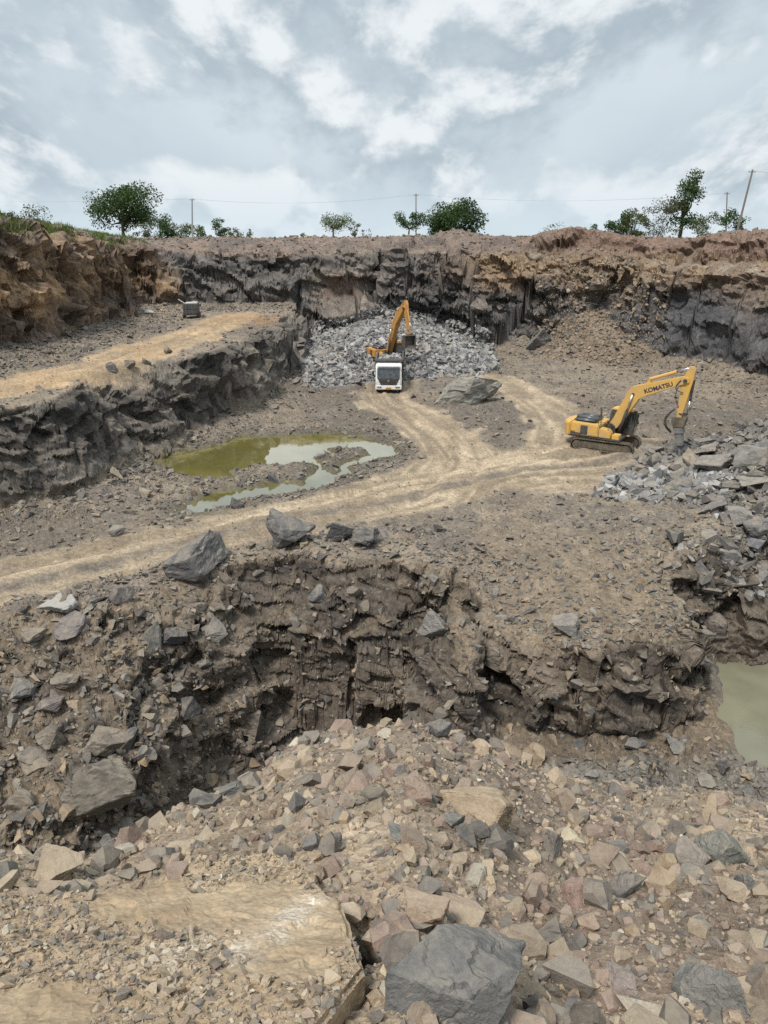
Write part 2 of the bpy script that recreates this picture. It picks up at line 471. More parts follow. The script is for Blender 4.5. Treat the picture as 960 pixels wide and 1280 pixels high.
# ------------------------------------------------------------------ the ground as one sheet, split where its surface changes
def build_ground():
    ox, oy = 0.0, -2.0
    inner = np.arange(-31.0, 31.001, .062)
    lo = -31 - np.cumsum(np.linspace(.07, .55, 85)); hi = 31 + np.cumsum(np.linspace(.07, .55, 85))
    ang = np.radians(np.concatenate([lo[::-1], inner, hi]))
    NR = 1400
    # row density: even steps of the profile as seen from the quarry's edge
    ca = np.radians(np.arange(-60, 60.01, .75))
    rs = np.geomspace(.55, 3500, 2200)
    X = ox + np.sin(ca)[:, None] * rs; Y = oy + np.cos(ca)[:, None] * rs
    Z = Hgt(X.ravel(), Y.ravel()).reshape(X.shape)
    dist = np.sqrt(X * X + Y * Y + (Z - CAMZ) ** 2) + .6
    dz = np.abs(np.diff(Z, axis=1)); dr = np.diff(rs)[None, :]
    dm = dist[:, 1:]
    graze = np.clip((CAMZ - Z[:, 1:]) / dm, .05, 1)
    w = (dr * graze + 2.2 * dz) / dm + .12 * dr / dm
    w *= np.where(rs[1:] > 140, .25, 1)[None, :]
    k = np.exp(-(np.arange(-6, 7) / 1.5) ** 2); k /= k.sum()
    wp = np.pad(w, ((6, 6), (0, 0)), mode='edge')
    w = sum(k[i] * wp[i:i + len(ca)] for i in range(13))
    cum = np.concatenate([np.zeros((len(ca), 1)), np.cumsum(w, 1)], 1); cum /= cum[:, -1:]
    rows = np.linspace(0, 1, NR)
    inv = np.array([np.interp(rows, cum[i], rs) for i in range(len(ca))])        # radius per row at coarse angles
    rr = np.empty((len(ang), NR))
    for j in range(NR):
        rr[:, j] = np.exp(np.interp(ang, ca, np.log(inv[:, j])))
    X = (ox + np.sin(ang)[:, None] * rr); Y = (oy + np.cos(ang)[:, None] * rr)
    na = len(ang)
    z, w = Hgt(X.ravel(), Y.ravel(), True)
    z = z - .22 * ss(.02, -.06, sdf(SLABXY, X.ravel(), Y.ravel()))          # the slab is bedded in the heap
    P = np.stack([X.ravel(), Y.ravel(), z], 1)
    def normals(P):
        G = P.reshape(na, NR, 3)
        du = np.empty_like(G); dv = np.empty_like(G)
        du[1:-1] = G[2:] - G[:-2]; du[0] = G[1] - G[0]; du[-1] = G[-1] - G[-2]
        dv[:, 1:-1] = G[:, 2:] - G[:, :-2]; dv[:, 0] = G[:, 1] - G[:, 0]; dv[:, -1] = G[:, -1] - G[:, -2]
        n = np.cross(du, dv); n /= np.linalg.norm(n, axis=2, keepdims=True) + 1e-12
        return n.reshape(-1, 3)
    N = normals(P)
    # smooth normals a little so that the blocks push out together
    def blur(A, n):
        A = A.reshape(na, NR, -1).copy()
        for _ in range(n):
            A[1:-1] = (A[:-2] + 2 * A[1:-1] + A[2:]) * .25
            A[:, 1:-1] = (A[:, :-2] + 2 * A[:, 1:-1] + A[:, 2:]) * .25
        return A.reshape(na * NR, -1)
    steep = ss(.86, .55, N[:, 2])
    Nraw = N
    N = normals(blur(P, 14))
    wall = ss(-1.0, .3, w['dw']) * ss(12, 8, w['dw'])
    rockf = np.clip(steep * np.maximum.reduce([wall, ss(-3.5, 0, -np.abs(w['db'])) , ss(-.2, .6, w['dq'])]), 0, 1) * (1 - w['heap'])
    rockf = blur(rockf, 3)[:, 0]
    rockf = np.maximum(rockf, .12 * w['kl'] * ss(1, 3, w['dq']) * (1 - w['heap']))
    m = rockf > .02
    Q = P[m]; 
    strat = np.stack([Q[:, 0], Q[:, 1], Q[:, 2] * 1.0], 1)
    wob = np.stack([fbm3(Q[:, 0] / 3, Q[:, 1] / 3, Q[:, 2] / 3, 3, 51 + i) for i in range(3)], 1)
    S = strat + .22 * wob
    f1, c1 = facet(S, (4.0, 4.0, 2.6), 1, .9, .7, True)
    f2, c2 = facet(S, (1.9, 1.9, .8), 2, .7, .9, True)
    f3, c3 = facet(S, (.75, .75, .34), 3, .8, .9, True)
    near0 = ss(60, 30, np.linalg.norm(Q - np.array([0, 0, CAMZ]), axis=1))
    flat_ = np.maximum(np.exp(-(((Q[:, 0] + 5.5) / 4.6) ** 4 + ((Q[:, 2] - 6.8) / 3.6) ** 4)) * ss(88, 94, Q[:, 1]), np.exp(-(((Q[:, 0] - 34) / 5.0) ** 4 + ((Q[:, 2] - 4.8) / 4.0) ** 4)) * ss(60, 72, Q[:, 1]))
    D = (lerp(1.05, .85, near0) * f1 + (.55 * f2 + .22 * f3) * (1 - .75 * flat_)) + .06 * wob[:, 0]
    dist = np.linalg.norm(Q - np.array([0, 0, CAMZ]), axis=1)
    near = ss(60, 30, dist)
    D = D * lerp(1.15, .8, near)
    dirn = N[m] * np.array([1, 1, .45])
    P[m] += dirn * (D * rockf[m])[:, None]
    blockid = np.zeros(len(P), F); blockid2 = np.full(len(P), .5, F); blockid[m] = c1 - .5; blockid2[m] = c2
    # loose ground: lumps and stones in the sheet itself
    P = lerp(P, blur(P, 1), (rockf > .02)[:, None] * .2)
    rest = ~m | (rockf < .6)
    Q = P[rest]; dist = np.linalg.norm(Q - np.array([0, 0, CAMZ]), axis=1)
    sc = np.clip(dist / 40, .12, 1.4)
    l1 = fbm3(Q[:, 0] / .9, Q[:, 1] / .9, Q[:, 2] / .9, 4, 61, .6)
    l2 = fbm3(Q[:, 0] / .22, Q[:, 1] / .22, Q[:, 2] / .22, 3, 71, .6)
    gf, gc = facet(Q, (.55, .55, .4), 5, .7, .7)
    smooth = (1 - .85 * np.clip(w['road'], 0, 1))[rest] * (1 - .9 * ss(.3, -.5, w['dp']))[rest] * (1 - .9 * ss(.3, -.5, w['dl']))[rest]
    hp = w['heap'][rest]
    pit = ss(0, 1, w['dq'])[rest] * (1 - hp)
    rub = np.maximum.reduce([w['inpile'][rest] * 1.6, w['infan'][rest] * .9, pit * 1.3, w['blk'][rest] * 1.2, ss(-7, -1, w['dw'])[rest], ss(7, 3, np.abs(w['db']))[rest] * .6])
    amp = lerp(.05 * (1 + 1.5 * rub), .03, hp) * ss(400, 120, dist)
    P[rest] += N[rest] * ((l1 * amp + gf * amp * .4 + l2 * lerp(.02, .012, hp) + .02 * hp * gf) * smooth * (1 - .6 * rockf[rest]))[:, None]
    gid = np.full(len(P), .5, F); gid[rest] = gc

    # ---- colours of the surface itself
    x, y, z = P.T
    big = fbm2(x / 14, y / 14, 3, 81); med = fbm3(x / 3.0, y / 3.0, z / 1.6, 4, 83); fine = fbm3(x / .6, y / .6, z / .6, 3, 87)
    def c(*v): return np.array(v, F)
    def mx(a, b, t): return a + (b - a) * np.clip(t, 0, 1)[:, None]
    dirt = mx(c(.145, .121, .098), c(.225, .184, .14), .5 + .8 * big + .5 * med)
    dirt = mx(dirt, c(.115, .104, .097), ss(.1, .7, med + .5 * fine) * .6)
    C = np.broadcast_to(dirt, P.shape).copy()
    # pale dust round the tracks
    sand = mx(c(.305, .238, .165), c(.42, .337, .238), .5 + .7 * med + .4 * fine)
    st = n2(w['off'] * 2.6, w['al'] / 7, 91) + .6 * n2(w['off'] * 6.1, w['al'] / 4, 92)
    st2 = n2(w['ot'] * 2.4, w['at'] / 6, 93) + .6 * n2(w['ot'] * 5.1, w['at'] / 4, 94)
    st3 = n2(w['orr'] * 2.4, w['ar'] / 6, 95); st4 = n2(w['ob'] * 2.2, w['ab'] / 8, 96) + .5 * n2(w['ob'] * 5.2, w['ab'] / 4, 97)
    streak = np.where(w['rb'] > .1, st4, np.where(w['rt'] > w['rm'], st2, np.where(w['rr'] > w['rm'], st3, st)))
    tone = ss(-.7, .9, streak)
    sand = mx(sand * .56, sand, .1 + .95 * tone)
    sandbench = mx(sand, c(.40, .27, .15) * np.ones_like(sand), .45 + .4 * med)
    sand = mx(sand, sandbench, ss(0, .5, w['rb']))
    roadm = np.clip(w['road'] * (1.05 + .35 * med) - .15 * (1 - tone), 0, 1)
    C = mx(C, c(.27, .22, .165), ss(.02, .5, w['road']) * .7)
    C = mx(C, sand, ss(.12, .95, roadm + .25 * fine))
    C = mx(C, c(.135, .117, .10), w['rutdark'] * (.75 + .4 * fine))
    # bench end, brown soil
    bs = np.exp(-(((x + 11.5) ** 2 + (y - 82) ** 2) / 5.0 ** 2)) * ss(.5, -2, w['db'])
    C = mx(C, c(.26, .155, .08), bs * (.8 + .5 * med))
    # heaps
    C = mx(C, mx(c(.20, .198, .2), c(.30, .30, .305), .5 + med + .8 * (gid - .5)), w['inpile'])
    C = mx(C, mx(c(.14, .108, .08), c(.215, .165, .118), .5 + med), w['infan'] * .9)
    C = mx(C, c(.17, .163, .155), w['blk'] * .8)
    # shore mud
    C = mx(C, c(.085, .08, .062), ss(1.6, .1, w['dp']) * ss(-.8, .2, w['dp']) * .6)
    C = mx(C, c(.10, .088, .035), ss(.2, -.6, w['dp']))
    # lower pit
    pitc = mx(c(.112, .09, .069), c(.19, .148, .105), .5 + .9 * med + .4 * big)
    C = mx(C, pitc, ss(-.5, 1.0, w['dq']))
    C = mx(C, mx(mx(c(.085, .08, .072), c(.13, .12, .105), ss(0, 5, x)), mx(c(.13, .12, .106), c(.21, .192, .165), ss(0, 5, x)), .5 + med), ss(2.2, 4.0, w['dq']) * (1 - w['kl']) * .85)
    C = mx(C, mx(c(.15, .12, .088), c(.205, .158, .107), .5 + med), w['prom'] * ss(2, -1, w['dq']) * .8)
    # rock faces
    greyrock = mx(c(.060, .058, .058), c(.15, .14, .133), .5 + .8 * blockid + .7 * med)
    brownrock = mx(c(.125, .086, .058), c(.295, .20, .118), .45 + 1.1 * blockid + .6 * med)
    brownrock = mx(brownrock, c(.125, .10, .085), ss(6.5, 2.5, z - 5.4 * 0 + 1.5 * med + 2 * blockid) * 0 + ss(8.6, 6.6, z + 1.2 * med) * .75)
    lw = w['wl']; rw = w['wr']
    upper = ss(6.5, 9.5, z + 1.6 * big + 1.3 * med)
    midbrown = mx(c(.155, .115, .085), c(.24, .17, .11), .5 + 1.1 * blockid + .5 * med)
    cl = mx(greyrock, midbrown, upper * np.clip(ss(4, 14, x) + .15 * big, 0, 1))
    cl = mx(cl, brownrock, lw)
    benchrock = mx(c(.062, .058, .055), c(.165, .147, .125), .45 + blockid + .7 * med)
    pitrock = mx(c(.062, .054, .047), c(.135, .11, .086), .45 + .9 * blockid + .6 * med)
    rk = np.where((w['dq'] > -.5)[:, None], pitrock, np.where(((w['dw'] > -2) | (lw > .3))[:, None], cl, benchrock))
    N2 = normals(P)
    C = mx(C, rk, ss(.25, .7, rockf + .2 * wall))
    # dust lying on the ledges
    C = mx(C, C * .6 + c(.08, .066, .05), ss(.55, .9, N2[:, 2] + .15 * fine) * rockf * .8)
    # weathered overburden along the rim
    ob_ = wall * ss(11.0, 12.2, z + .7 * med) * (1 - .55 * lw)
    over = mx(c(.125, .105, .095), c(.195, .15, .122), .5 + med + .4 * fine)
    over = mx(over, c(.175, .122, .095) * np.ones_like(over), rw * .7 + ss(3, 20, x) * .3 * (w['dw'] > 0))
    C = mx(C, over, ob_)
    # pale fresh scar in the far wall and dark wedge beside it
    scar = np.exp(-(((x + 5.5) / 4.4) ** 4 + ((z - 6.8) / 3.4) ** 4)) * ss(88, 94, y)
    C = mx(C, mx(c(.19, .165, .14), c(.25, .21, .17), .5 + med), scar * .75 * (rockf > .1))
    core = np.exp(-(((x + 5.2) / 2.4) ** 4 + ((z - 7.6) / 1.4) ** 4)) * ss(88, 94, y)
    C = mx(C, c(.17, .105, .08), core * .7)
    dk = np.exp(-(((x - 33) / 6.0) ** 4 + ((z - 4.8) / 4.2) ** 4)) * ss(60, 72, y)
    C = mx(C, c(.088, .088, .092) * (1 + .2 * med[:, None]), dk * .85 * rockf)
    # plain beyond
    pl = ss(9, 16, w['dw'])
    C = mx(C, mx(c(.14, .115, .085), c(.11, .12, .055), .5 + big + med), pl * .9)
    gr = np.exp(-(((x + 30) / 4.5) ** 2)) * ss(60, 68, y) * ss(93, 86, y) * ss(1.8, 3.2, w['dw'])
    C = mx(C, c(.12, .15, .04), gr * (.7 + med))
    # near heap: dusty tan gravel, browner and pinker in patches
    tan = mx(c(.20, .155, .112), c(.35, .28, .20), .5 + .8 * med + .5 * fine)
    tan = mx(tan, c(.22, .155, .118) * np.ones_like(tan), ss(.1, .6, fbm2(x / 1.3, y / 1.3, 3, 97)) * .5)
    tan = mx(tan, c(.15, .124, .1) * np.ones_like(tan), ss(0, .6, fbm2(x / 2.1, y / 2.1, 3, 99) + .5 * (w['hs'] - .5)) * .55)
    C = mx(C, tan, ss(.3, .7, w['heap']))
    C = np.clip(C * (1 + .22 * (blockid2 - .5) * rockf + .16 * (gid - .5) * (1 - rockf))[:, None], .01, .8).astype(F)

    # ---- faces by surface
    i = np.arange(na - 1)[:, None] * NR + np.arange(NR - 1)[None, :]
    Fq = np.stack([i, i + 1, i + NR + 1, i + NR], 2).reshape(-1, 4)[:, ::-1]
    fm = lambda a: a[Fq].mean(1)
    cls = np.zeros(len(Fq), np.int8)
    fdw, fdq, fhe, frd, fdb = fm(w['dw']), fm(w['dq']), fm(w['heap']), fm(roadm), fm(w['db'])
    cls[frd > .45] = 1
    cls[(fdb < 1.8) & (frd <= .45)] = 2
    cls[fdw > -.2] = 3
    cls[fdw > 14] = 4
    cls[fdq > .1] = 5
    cls[fhe > .5] = 6
    names = ['ground', 'road', 'bench_terrain', 'cliff', 'plain', 'pit_terrain', 'terrain']
    mats = ['ground', 'road', 'cliff', 'cliff', 'ground', 'cliff', 'heap']
    labels = ['grey brown stony quarry floor around the ponds', 'pale sandy haul road with wheel ruts crossing the quarry', 'raised rock bench with broken dark sides on the left',
              'tall layered rock walls enclosing the quarry', 'scrubby plain beyond the quarry rim', 'lower pit with broken rock sides in front of the haul road',
              'near heap of dusty tan gravel at the quarry edge']
    for k in range(7):
        f = Fq[cls == k]
        u, invx = np.unique(f, return_inverse=True)
        me = np_mesh(names[k], P[u], invx.reshape(f.shape), M[mats[k]], k in (1, 6), C[u])
        o = link(names[k], me)
        tag(o, labels[k], names[k].split('_')[-1], kind='structure')
    # data for scattering
    a, b, cc_, d = (P[Fq[:, q]] for q in range(4))
    fn = np.cross(a - cc_, b - d); ar = np.linalg.norm(fn, axis=1) * .5; fn /= (2 * ar[:, None] + 1e-12)
    fn *= np.sign(fn[:, 2:3] + 1e-9)
    cen = (a + b + cc_ + d) / 4
    S = dict(c=cen, n=fn, a=ar, cls=cls, dist=np.linalg.norm(cen - np.array([0, 0, CAMZ]), axis=1), quad=(a, b, cc_, d))
    for key in ('road', 'dw', 'dq', 'db', 'dp', 'dl', 'inpile', 'infan', 'blk', 'kl', 'kr', 'kp', 'hs', 'prom', 'wl', 'fb', 'rutdark'):
        S[key] = fm(w[key])
    S['rockf'] = fm(rockf)
    return S

G = build_ground()

# ------------------------------------------------------------------ broken stone
def hull_stone(rng, planes=14, flat=1.0, irregular=.35):
    """an angular block: the solid left inside random cutting planes"""
    n = rng.normal(size=(planes, 3)); n[:6] = np.array([[1, 0, 0], [-1, 0, 0], [0, 1, 0], [0, -1, 0], [0, 0, 1], [0, 0, -1]]) + rng.normal(size=(6, 3)) * .5
    n /= np.linalg.norm(n, axis=1, keepdims=True)
    d = np.concatenate([1 - irregular * rng.random(6) * .6, 1.12 - irregular * 1.25 * rng.random(planes - 6)])
    pts = []
    for i in range(planes):
        for j in range(i + 1, planes):
            for k in range(j + 1, planes):
                A = n[[i, j, k]]
                if abs(np.linalg.det(A)) < .08: continue
                p = np.linalg.solve(A, d[[i, j, k]])
                if (n @ p <= d + 1e-5).all(): pts.append(p)
    pts = np.array(pts)
    pts = pts - (pts.max(0) + pts.min(0)) / 2
    pts /= (pts.max(0) - pts.min(0)).max() / 2
    bm = bmesh.new()
    for p in pts: bm.verts.new(p)
    bmesh.ops.remove_doubles(bm, verts=bm.verts, dist=.02)
    r = bmesh.ops.convex_hull(bm, input=bm.verts)
    bmesh.ops.delete(bm, geom=[v for v in bm.verts if not v.link_faces], context='VERTS')
    return bm

def unit_box(V):
    V = V - (V.max(0) + V.min(0)) / 2
    return V / (V.max(0) - V.min(0))           # edges of length 1, centred

def lowpoly_stone(rng, planes=9, irregular=.55):
    bm = hull_stone(rng, planes, irregular=irregular)
    bmesh.ops.triangulate(bm, faces=bm.faces)
    bm.verts.index_update()
    V = unit_box(np.array([v.co[:] for v in bm.verts])); T = np.array([[v.index for v in f.verts] for f in bm.faces])
    bm.free()
    return V.astype(F), T

def fine_stone(seed, planes=13, bevel=.045, res=.16, rough=.05, irregular=.4):
    """a block with chipped edges and a rough, chipped surface"""
    rng = np.random.default_rng(seed)
    bm = hull_stone(rng, planes, irregular=irregular)
    bmesh.ops.dissolve_limit(bm, angle_limit=R(3), verts=bm.verts, edges=bm.edges)
    bmesh.ops.bevel(bm, geom=list(bm.edges), offset=bevel, segments=1, affect='EDGES', profile=.5, clamp_overlap=True)
    bmesh.ops.triangulate(bm, faces=bm.faces)
    for _ in range(5):
        e = [e for e in bm.edges if e.calc_length() > res]
        if not e or len(bm.verts) > 5000: break
        bmesh.ops.subdivide_edges(bm, edges=e, cuts=1, use_grid_fill=False)
        bmesh.ops.triangulate(bm, faces=[f for f in bm.faces if len(f.verts) > 3])
    bm.normal_update(); bm.verts.index_update()
    V = np.array([v.co[:] for v in bm.verts]); N = np.array([v.normal[:] for v in bm.verts])
    T = np.array([[v.index for v in f.verts] for f in bm.faces]); bm.free()
    o = seed * 3.7
    f, _ = facet(V + o, (.75, .75, .55), seed % 7, .8, .35)
    f2, _ = facet(V + o, (.28, .28, .2), seed % 5, .8, .5)
    h = fbm3(V[:, 0] * 1.6 + o, V[:, 1] * 1.6, V[:, 2] * 1.6, 4, seed % 11)
    V = V + N * (rough * (1.3 * f + .55 * f2 + .8 * h))[:, None]
    return unit_box(V).astype(F), T

LOW = [lowpoly_stone(np.random.default_rng(100 + i), 8 + i % 4) for i in range(14)]
CHUNKY = [lowpoly_stone(np.random.default_rng(150 + i), 14 + i % 4, .38) for i in range(14)]

def rand_rot(n, rng, nrm=None, flat=.6):
    """random turn about the vertical with a lean; flat 1 keeps slabs lying down"""
    q = rng.normal(size=(n, 4)); q[:, 0] += 0; q /= np.linalg.norm(q, axis=1, keepdims=True)
    yaw = rng.random(n) * 2 * np.pi
    ax = rng.normal(size=(n, 3)); ax[:, 2] *= .3; ax /= np.linalg.norm(ax, axis=1, keepdims=True)
    t = rng.normal(size=n) * (1 - flat) * 1.1
    K = np.zeros((n, 3, 3)); K[:, 0, 1] = -ax[:, 2]; K[:, 0, 2] = ax[:, 1]; K[:, 1, 0] = ax[:, 2]; K[:, 1, 2] = -ax[:, 0]; K[:, 2, 0] = -ax[:, 1]; K[:, 2, 1] = ax[:, 0]
    Rt = np.eye(3) + np.sin(t)[:, None, None] * K + (1 - np.cos(t))[:, None, None] * (K @ K)
    Rz = np.zeros((n, 3, 3)); Rz[:, 0, 0] = np.cos(yaw); Rz[:, 0, 1] = -np.sin(yaw); Rz[:, 1, 0] = np.sin(yaw); Rz[:, 1, 1] = np.cos(yaw); Rz[:, 2, 2] = 1
    Rm = Rt @ Rz
    if nrm is not None:                          # lie along the slope
        z = nrm * .7 + np.array([0, 0, .3]); z /= np.linalg.norm(z, axis=1, keepdims=True)
        x = np.cross(np.array([0, 1., 0]), z); x /= np.linalg.norm(x, axis=1, keepdims=True) + 1e-9
        yv = np.cross(z, x)
        B = np.stack([x, yv, z], 2)
        Rm = B @ Rm
    return Rm

def pick(weight, n, rng):
    p = weight * G['a']; p = np.where(np.isfinite(p), p, 0)
    cdf = np.cumsum(p); idx = np.searchsorted(cdf, rng.random(n) * cdf[-1])
    idx = np.clip(idx, 0, len(p) - 1)
    a, b, c, d = (q[idx] for q in G['quad'])
    u = rng.random((n, 1)); v = rng.random((n, 1))
    return idx, (a * (1 - u) + b * u) * (1 - v) + (d * (1 - u) + c * u) * v

def sizes(n, lo, hi, rng, power=2.2):
    u = rng.random(n); k = power - 1
    return (lo ** -k + u * (hi ** -k - lo ** -k)) ** (-1 / k)

def stones_mesh(name, pos, nrm, size, cols, mat, rng, flat=.55, sink=.25, aspect=(.55, 1.0, .35, .75), protos=None):
    protos = protos or LOW
    n = len(pos); kind = rng.integers(0, len(protos), n)
    Rm = rand_rot(n, rng, nrm, flat)
    sc = np.stack([size, size * rng.uniform(aspect[0], aspect[1], n), size * rng.uniform(aspect[2], aspect[3], n)], 1)
    Vs, Ts, Cs, off = [], [], [], 0
    for k, (V, T) in enumerate(protos):
        m = np.where(kind == k)[0]
        if not len(m): continue
        W = V[None] * sc[m][:, None, :]
        W = np.einsum('nij,nvj->nvi', Rm[m], W) + (pos[m] + nrm[m] * (sc[m][:, 2:3] * (.5 - sink)))[:, None, :]
        Vs.append(W.reshape(-1, 3)); Cs.append(np.repeat(cols[m], len(V), 0))
        Ts.append((T[None] + (off + np.arange(len(m)) * len(V))[:, None, None]).reshape(-1, 3)); off += len(m) * len(V)
    return np_mesh(name, np.concatenate(Vs), np.concatenate(Ts), mat, False, np.concatenate(Cs))

def palette(n, rng, cols, probs, var=.16):
    k = rng.choice(len(cols), n, p=np.array(probs) / sum(probs))
    c = np.array(cols)[k] * (1 + var * rng.normal(size=(n, 1))) * (1 + .008 * rng.normal(size=(n, 3)))
    return np.clip(c, .03, .7).astype(F)

GREYS = [(.125, .118, .11), (.165, .153, .14), (.21, .19, .168), (.095, .09, .086), (.26, .22, .172)]
FRESH = [(.215, .215, .217), (.285, .285, .285), (.155, .155, .157), (.37, .37, .365), (.27, .245, .21)]
TANS = [(.325, .255, .185), (.26, .208, .16), (.38, .31, .225), (.18, .158, .136), (.14, .132, .122), (.25, .185, .15), (.33, .25, .165), (.46, .41, .33)]
BROWNS = [(.165, .14, .115), (.21, .17, .13), (.125, .115, .105), (.25, .19, .13), (.10, .097, .096)]

def scatter(name, label, weight, n, lo, hi, cols, probs, mat, seed, power=2.2, flat=.55, sink=.25, ref=None, cat='stones', aspect=(.55, 1.0, .35, .75)):
    rng = np.random.default_rng(seed)
    idx, p = pick(weight, n, rng)
    s = sizes(n, lo, hi, rng, power)
    if ref: s = s * np.clip(G['dist'][idx] / ref, .3, 1.6)
    me = stones_mesh(name, p, G['n'][idx], s, palette(n, rng, cols, probs), M[mat], rng, flat, sink, aspect, CHUNKY if mat == 'pebble' else LOW)
    o = link(name, me)
    tag(o, label, cat, kind='stuff')
    return o

inv = 1 / np.maximum(G['dist'], 1.5)
vis = G['dist'] < 125
notwater = (G['dp'] > .05) & (G['dl'] > .1)
# near heap gravel
hw = ((G['cls'] == 6) & (G['c'][:, 1] > .3)) * ss(-.01, .05, sdf(SLABXY, G['c'][:, 0], G['c'][:, 1])) * (1 - .9 * np.exp(-(((G['c'][:, 0] + .76) / .26) ** 2 + ((G['c'][:, 1] - 2.50) / .09) ** 2)))
scatter('gravel', 'tan and grey gravel covering the near heap', hw * inv ** 1.7 * (G['hs'] < 1.001), 80000, .007, .036, TANS, [4, 4, 3, 3, 2, 2, 1.5, .6], 'pebble', 1, 2.6, .3, .22)
scatter('gravel', 'fist sized broken stones strewn over the near heap', hw * inv ** 1.1, 52000, .024, .20, TANS, [4, 4, 2, 3, 2.5, 3, 1, .4], 'pebble', 2, 2.65, .3, .34, aspect=(.6, 1.0, .45, .9))
# lower pit and its slopes
pw = (G['cls'] == 5) & notwater
scatter('rubble', 'broken rock strewn over the slopes of the lower pit', pw * inv ** 1.2 * (1.2 * G['kl'] + .55 + .6 * G['kr'] + 1.0 * ss(1.8, 3.5, G['dq']) * (1 - G['kl'])) * (1 - .5 * G['rockf'] * (1 - G['kl'])), 23000, .11, .62, GREYS + BROWNS, [3, 3, 2, 3, 1, 3, 3, 2, 2, 1], 'chips', 3, 2.6, .4, .3)
fw = ((G['cls'] == 0) | (G['cls'] == 2)) & notwater & (G['rockf'] < .35)
scatter('rubble', 'small stones littering the quarry floor and bench', fw * inv ** 1.1 * (1 - .93 * np.clip(G['road'], 0, 1)) * (.35 + 1.3 * ss(-8, -2, G['dw']) + 1.2 * ss(6, 1.5, np.abs(G['db'])) * (G['db'] > 0) + .8 * ss(3.5, .5, G['dp']) + 1.0 * ss(-4, -.3, G['dq'])), 26000, .12, .6, GREYS + BROWNS, [3, 3, 2, 2, 1, 2, 2, 2, 1, 1], 'chips', 4, 2.8, .5, .3)
scatter('rubble', 'few stones lying on the sandy road', (G['cls'] == 1) * inv, 500, .07, .22, GREYS, [1, 1, 1, 1, 1], 'chips', 5, 2.8, .5, .3)
# blasted stone below the far wall
scatter('rubble_pile', 'pale grey blasted stone heaped below the far wall', (G['inpile'] > .5) * (G['dw'] < .2) * 1.0, 12000, .2, 1.0, FRESH, [4, 4, 4, 1.2, .8], 'chips', 6, 2.5, .25, .2, cat='rubble pile')
scatter('debris_fan', 'brown soil and stone slid down the right wall', (G['infan'] > .5) * (G['dw'] < 1.5) * 1.0, 2600, .18, .8, BROWNS + [(.30, .25, .2)], [2, 3, 1, 4, 1, 1], 'chips', 7, 2.7, .4, .3, cat='debris')
scatter('rubble', 'broken stone between the blocks of the right hand heap', ((G['blk'] > .3) | ((G['kr'] > .5) & (G['dq'] > -1))) * notwater * (G['cls'] != 6), 4500, .2, 1.1, GREYS + FRESH[:3], [4, 4, 2, 3, 1, 1, .3, 1], 'chips', 8, 2.4, .3, .2)
# rim and foot of the walls
scatter('rubble', 'stones loose on the walls and the rim', (G['cls'] == 3) * vis * (G['rockf'] < .75) * 1.0, 6500, .15, .7, BROWNS + [(.2, .12, .09)], [3, 3, 2, 2, 1, 2], 'chips', 9, 2.8, .5, .3)

hx, hy = at_z(820, 590, .5)
near_hammer = np.exp(-(((G['c'][:, 0] - hx) / 3.6) ** 2 + ((G['c'][:, 1] - hy) / 2.2) ** 2))
scatter('rubble', 'pale blue grey stone freshly broken under the hammer', near_hammer * (G['cls'] != 1), 900, .25, .95, FRESH, [4, 3, 2, 1.5, .3], 'chips', 10, 2.0, .25, .2)
# ------------------------------------------------------------------ single boulders
_fine = {}
def stone_mesh(seed, near=False, planes=13, res=.16, bevel=.045, rough=.05):
    key = (seed, near, planes)
    if key not in _fine:
        V, T = fine_stone(seed, planes, bevel, res, rough)
        _fine[key] = np_mesh('boulder', V, T, M['nearrock' if near else 'rock'], False)
    return _fine[key]

def hero(box, seed, col, label, cat='boulder', name='boulder', depth=.8, sink=.16, planes=13, near=False, hmin=.38, group=None, flatten=False, tilt=(0, 0), yaw=0.0, rough=.05, lift=0.0, res=.13):
    x0, y0, x1, y1 = box
    X, Y, Z, t = hit((x0 + x1) / 2, y1 - .22 * (y1 - y0))
    wd = (x1 - x0) / 961 * t
    d = ray((x0 + x1) / 2, (y0 + y1) / 2); el = math.atan2(-d[2], math.hypot(d[0], d[1]))
    visv = (y1 - y0) / 961 * t * 1.02
    dp = max(wd * depth, .75 * visv)
    h = min(max((visv - dp * math.sin(el) * .8) / math.cos(el), hmin * wd), .72 * max(wd, dp))
    rt = np.random.default_rng(seed); tilt = (tilt[0], tilt[1]) if flatten else (tilt[0] + rt.normal() * .14, tilt[1] + rt.normal() * .14)
    h = h / (1 - sink)
    me = stone_mesh(seed, near, planes, res, .04, rough)
    o = link(name, me)
    k = dp * .22
    fx, fy = d[0] / math.hypot(d[0], d[1]), d[1] / math.hypot(d[0], d[1])
    o.location = (X + fx * k, Y + fy * k, hz1(X + fx * k, Y + fy * k) + h * (.5 - sink) + lift)
    o.scale = (wd, dp, h)
    o.rotation_euler = (tilt[0], tilt[1], -math.atan2(fx, fy) + yaw)
    o.color = (*col, 1)
    tag(o, label, cat, group)
    return o

GR = (.145, .142, .138); DK = (.085, .085, .088); LG = (.215, .205, .19); BR = (.17, .145, .12); TN = (.34, .265, .18); PK = (.27, .197, .155)
BL = (.12, .122, .125); PALE = (.42, .39, .33); MG = (.19, .18, .17)
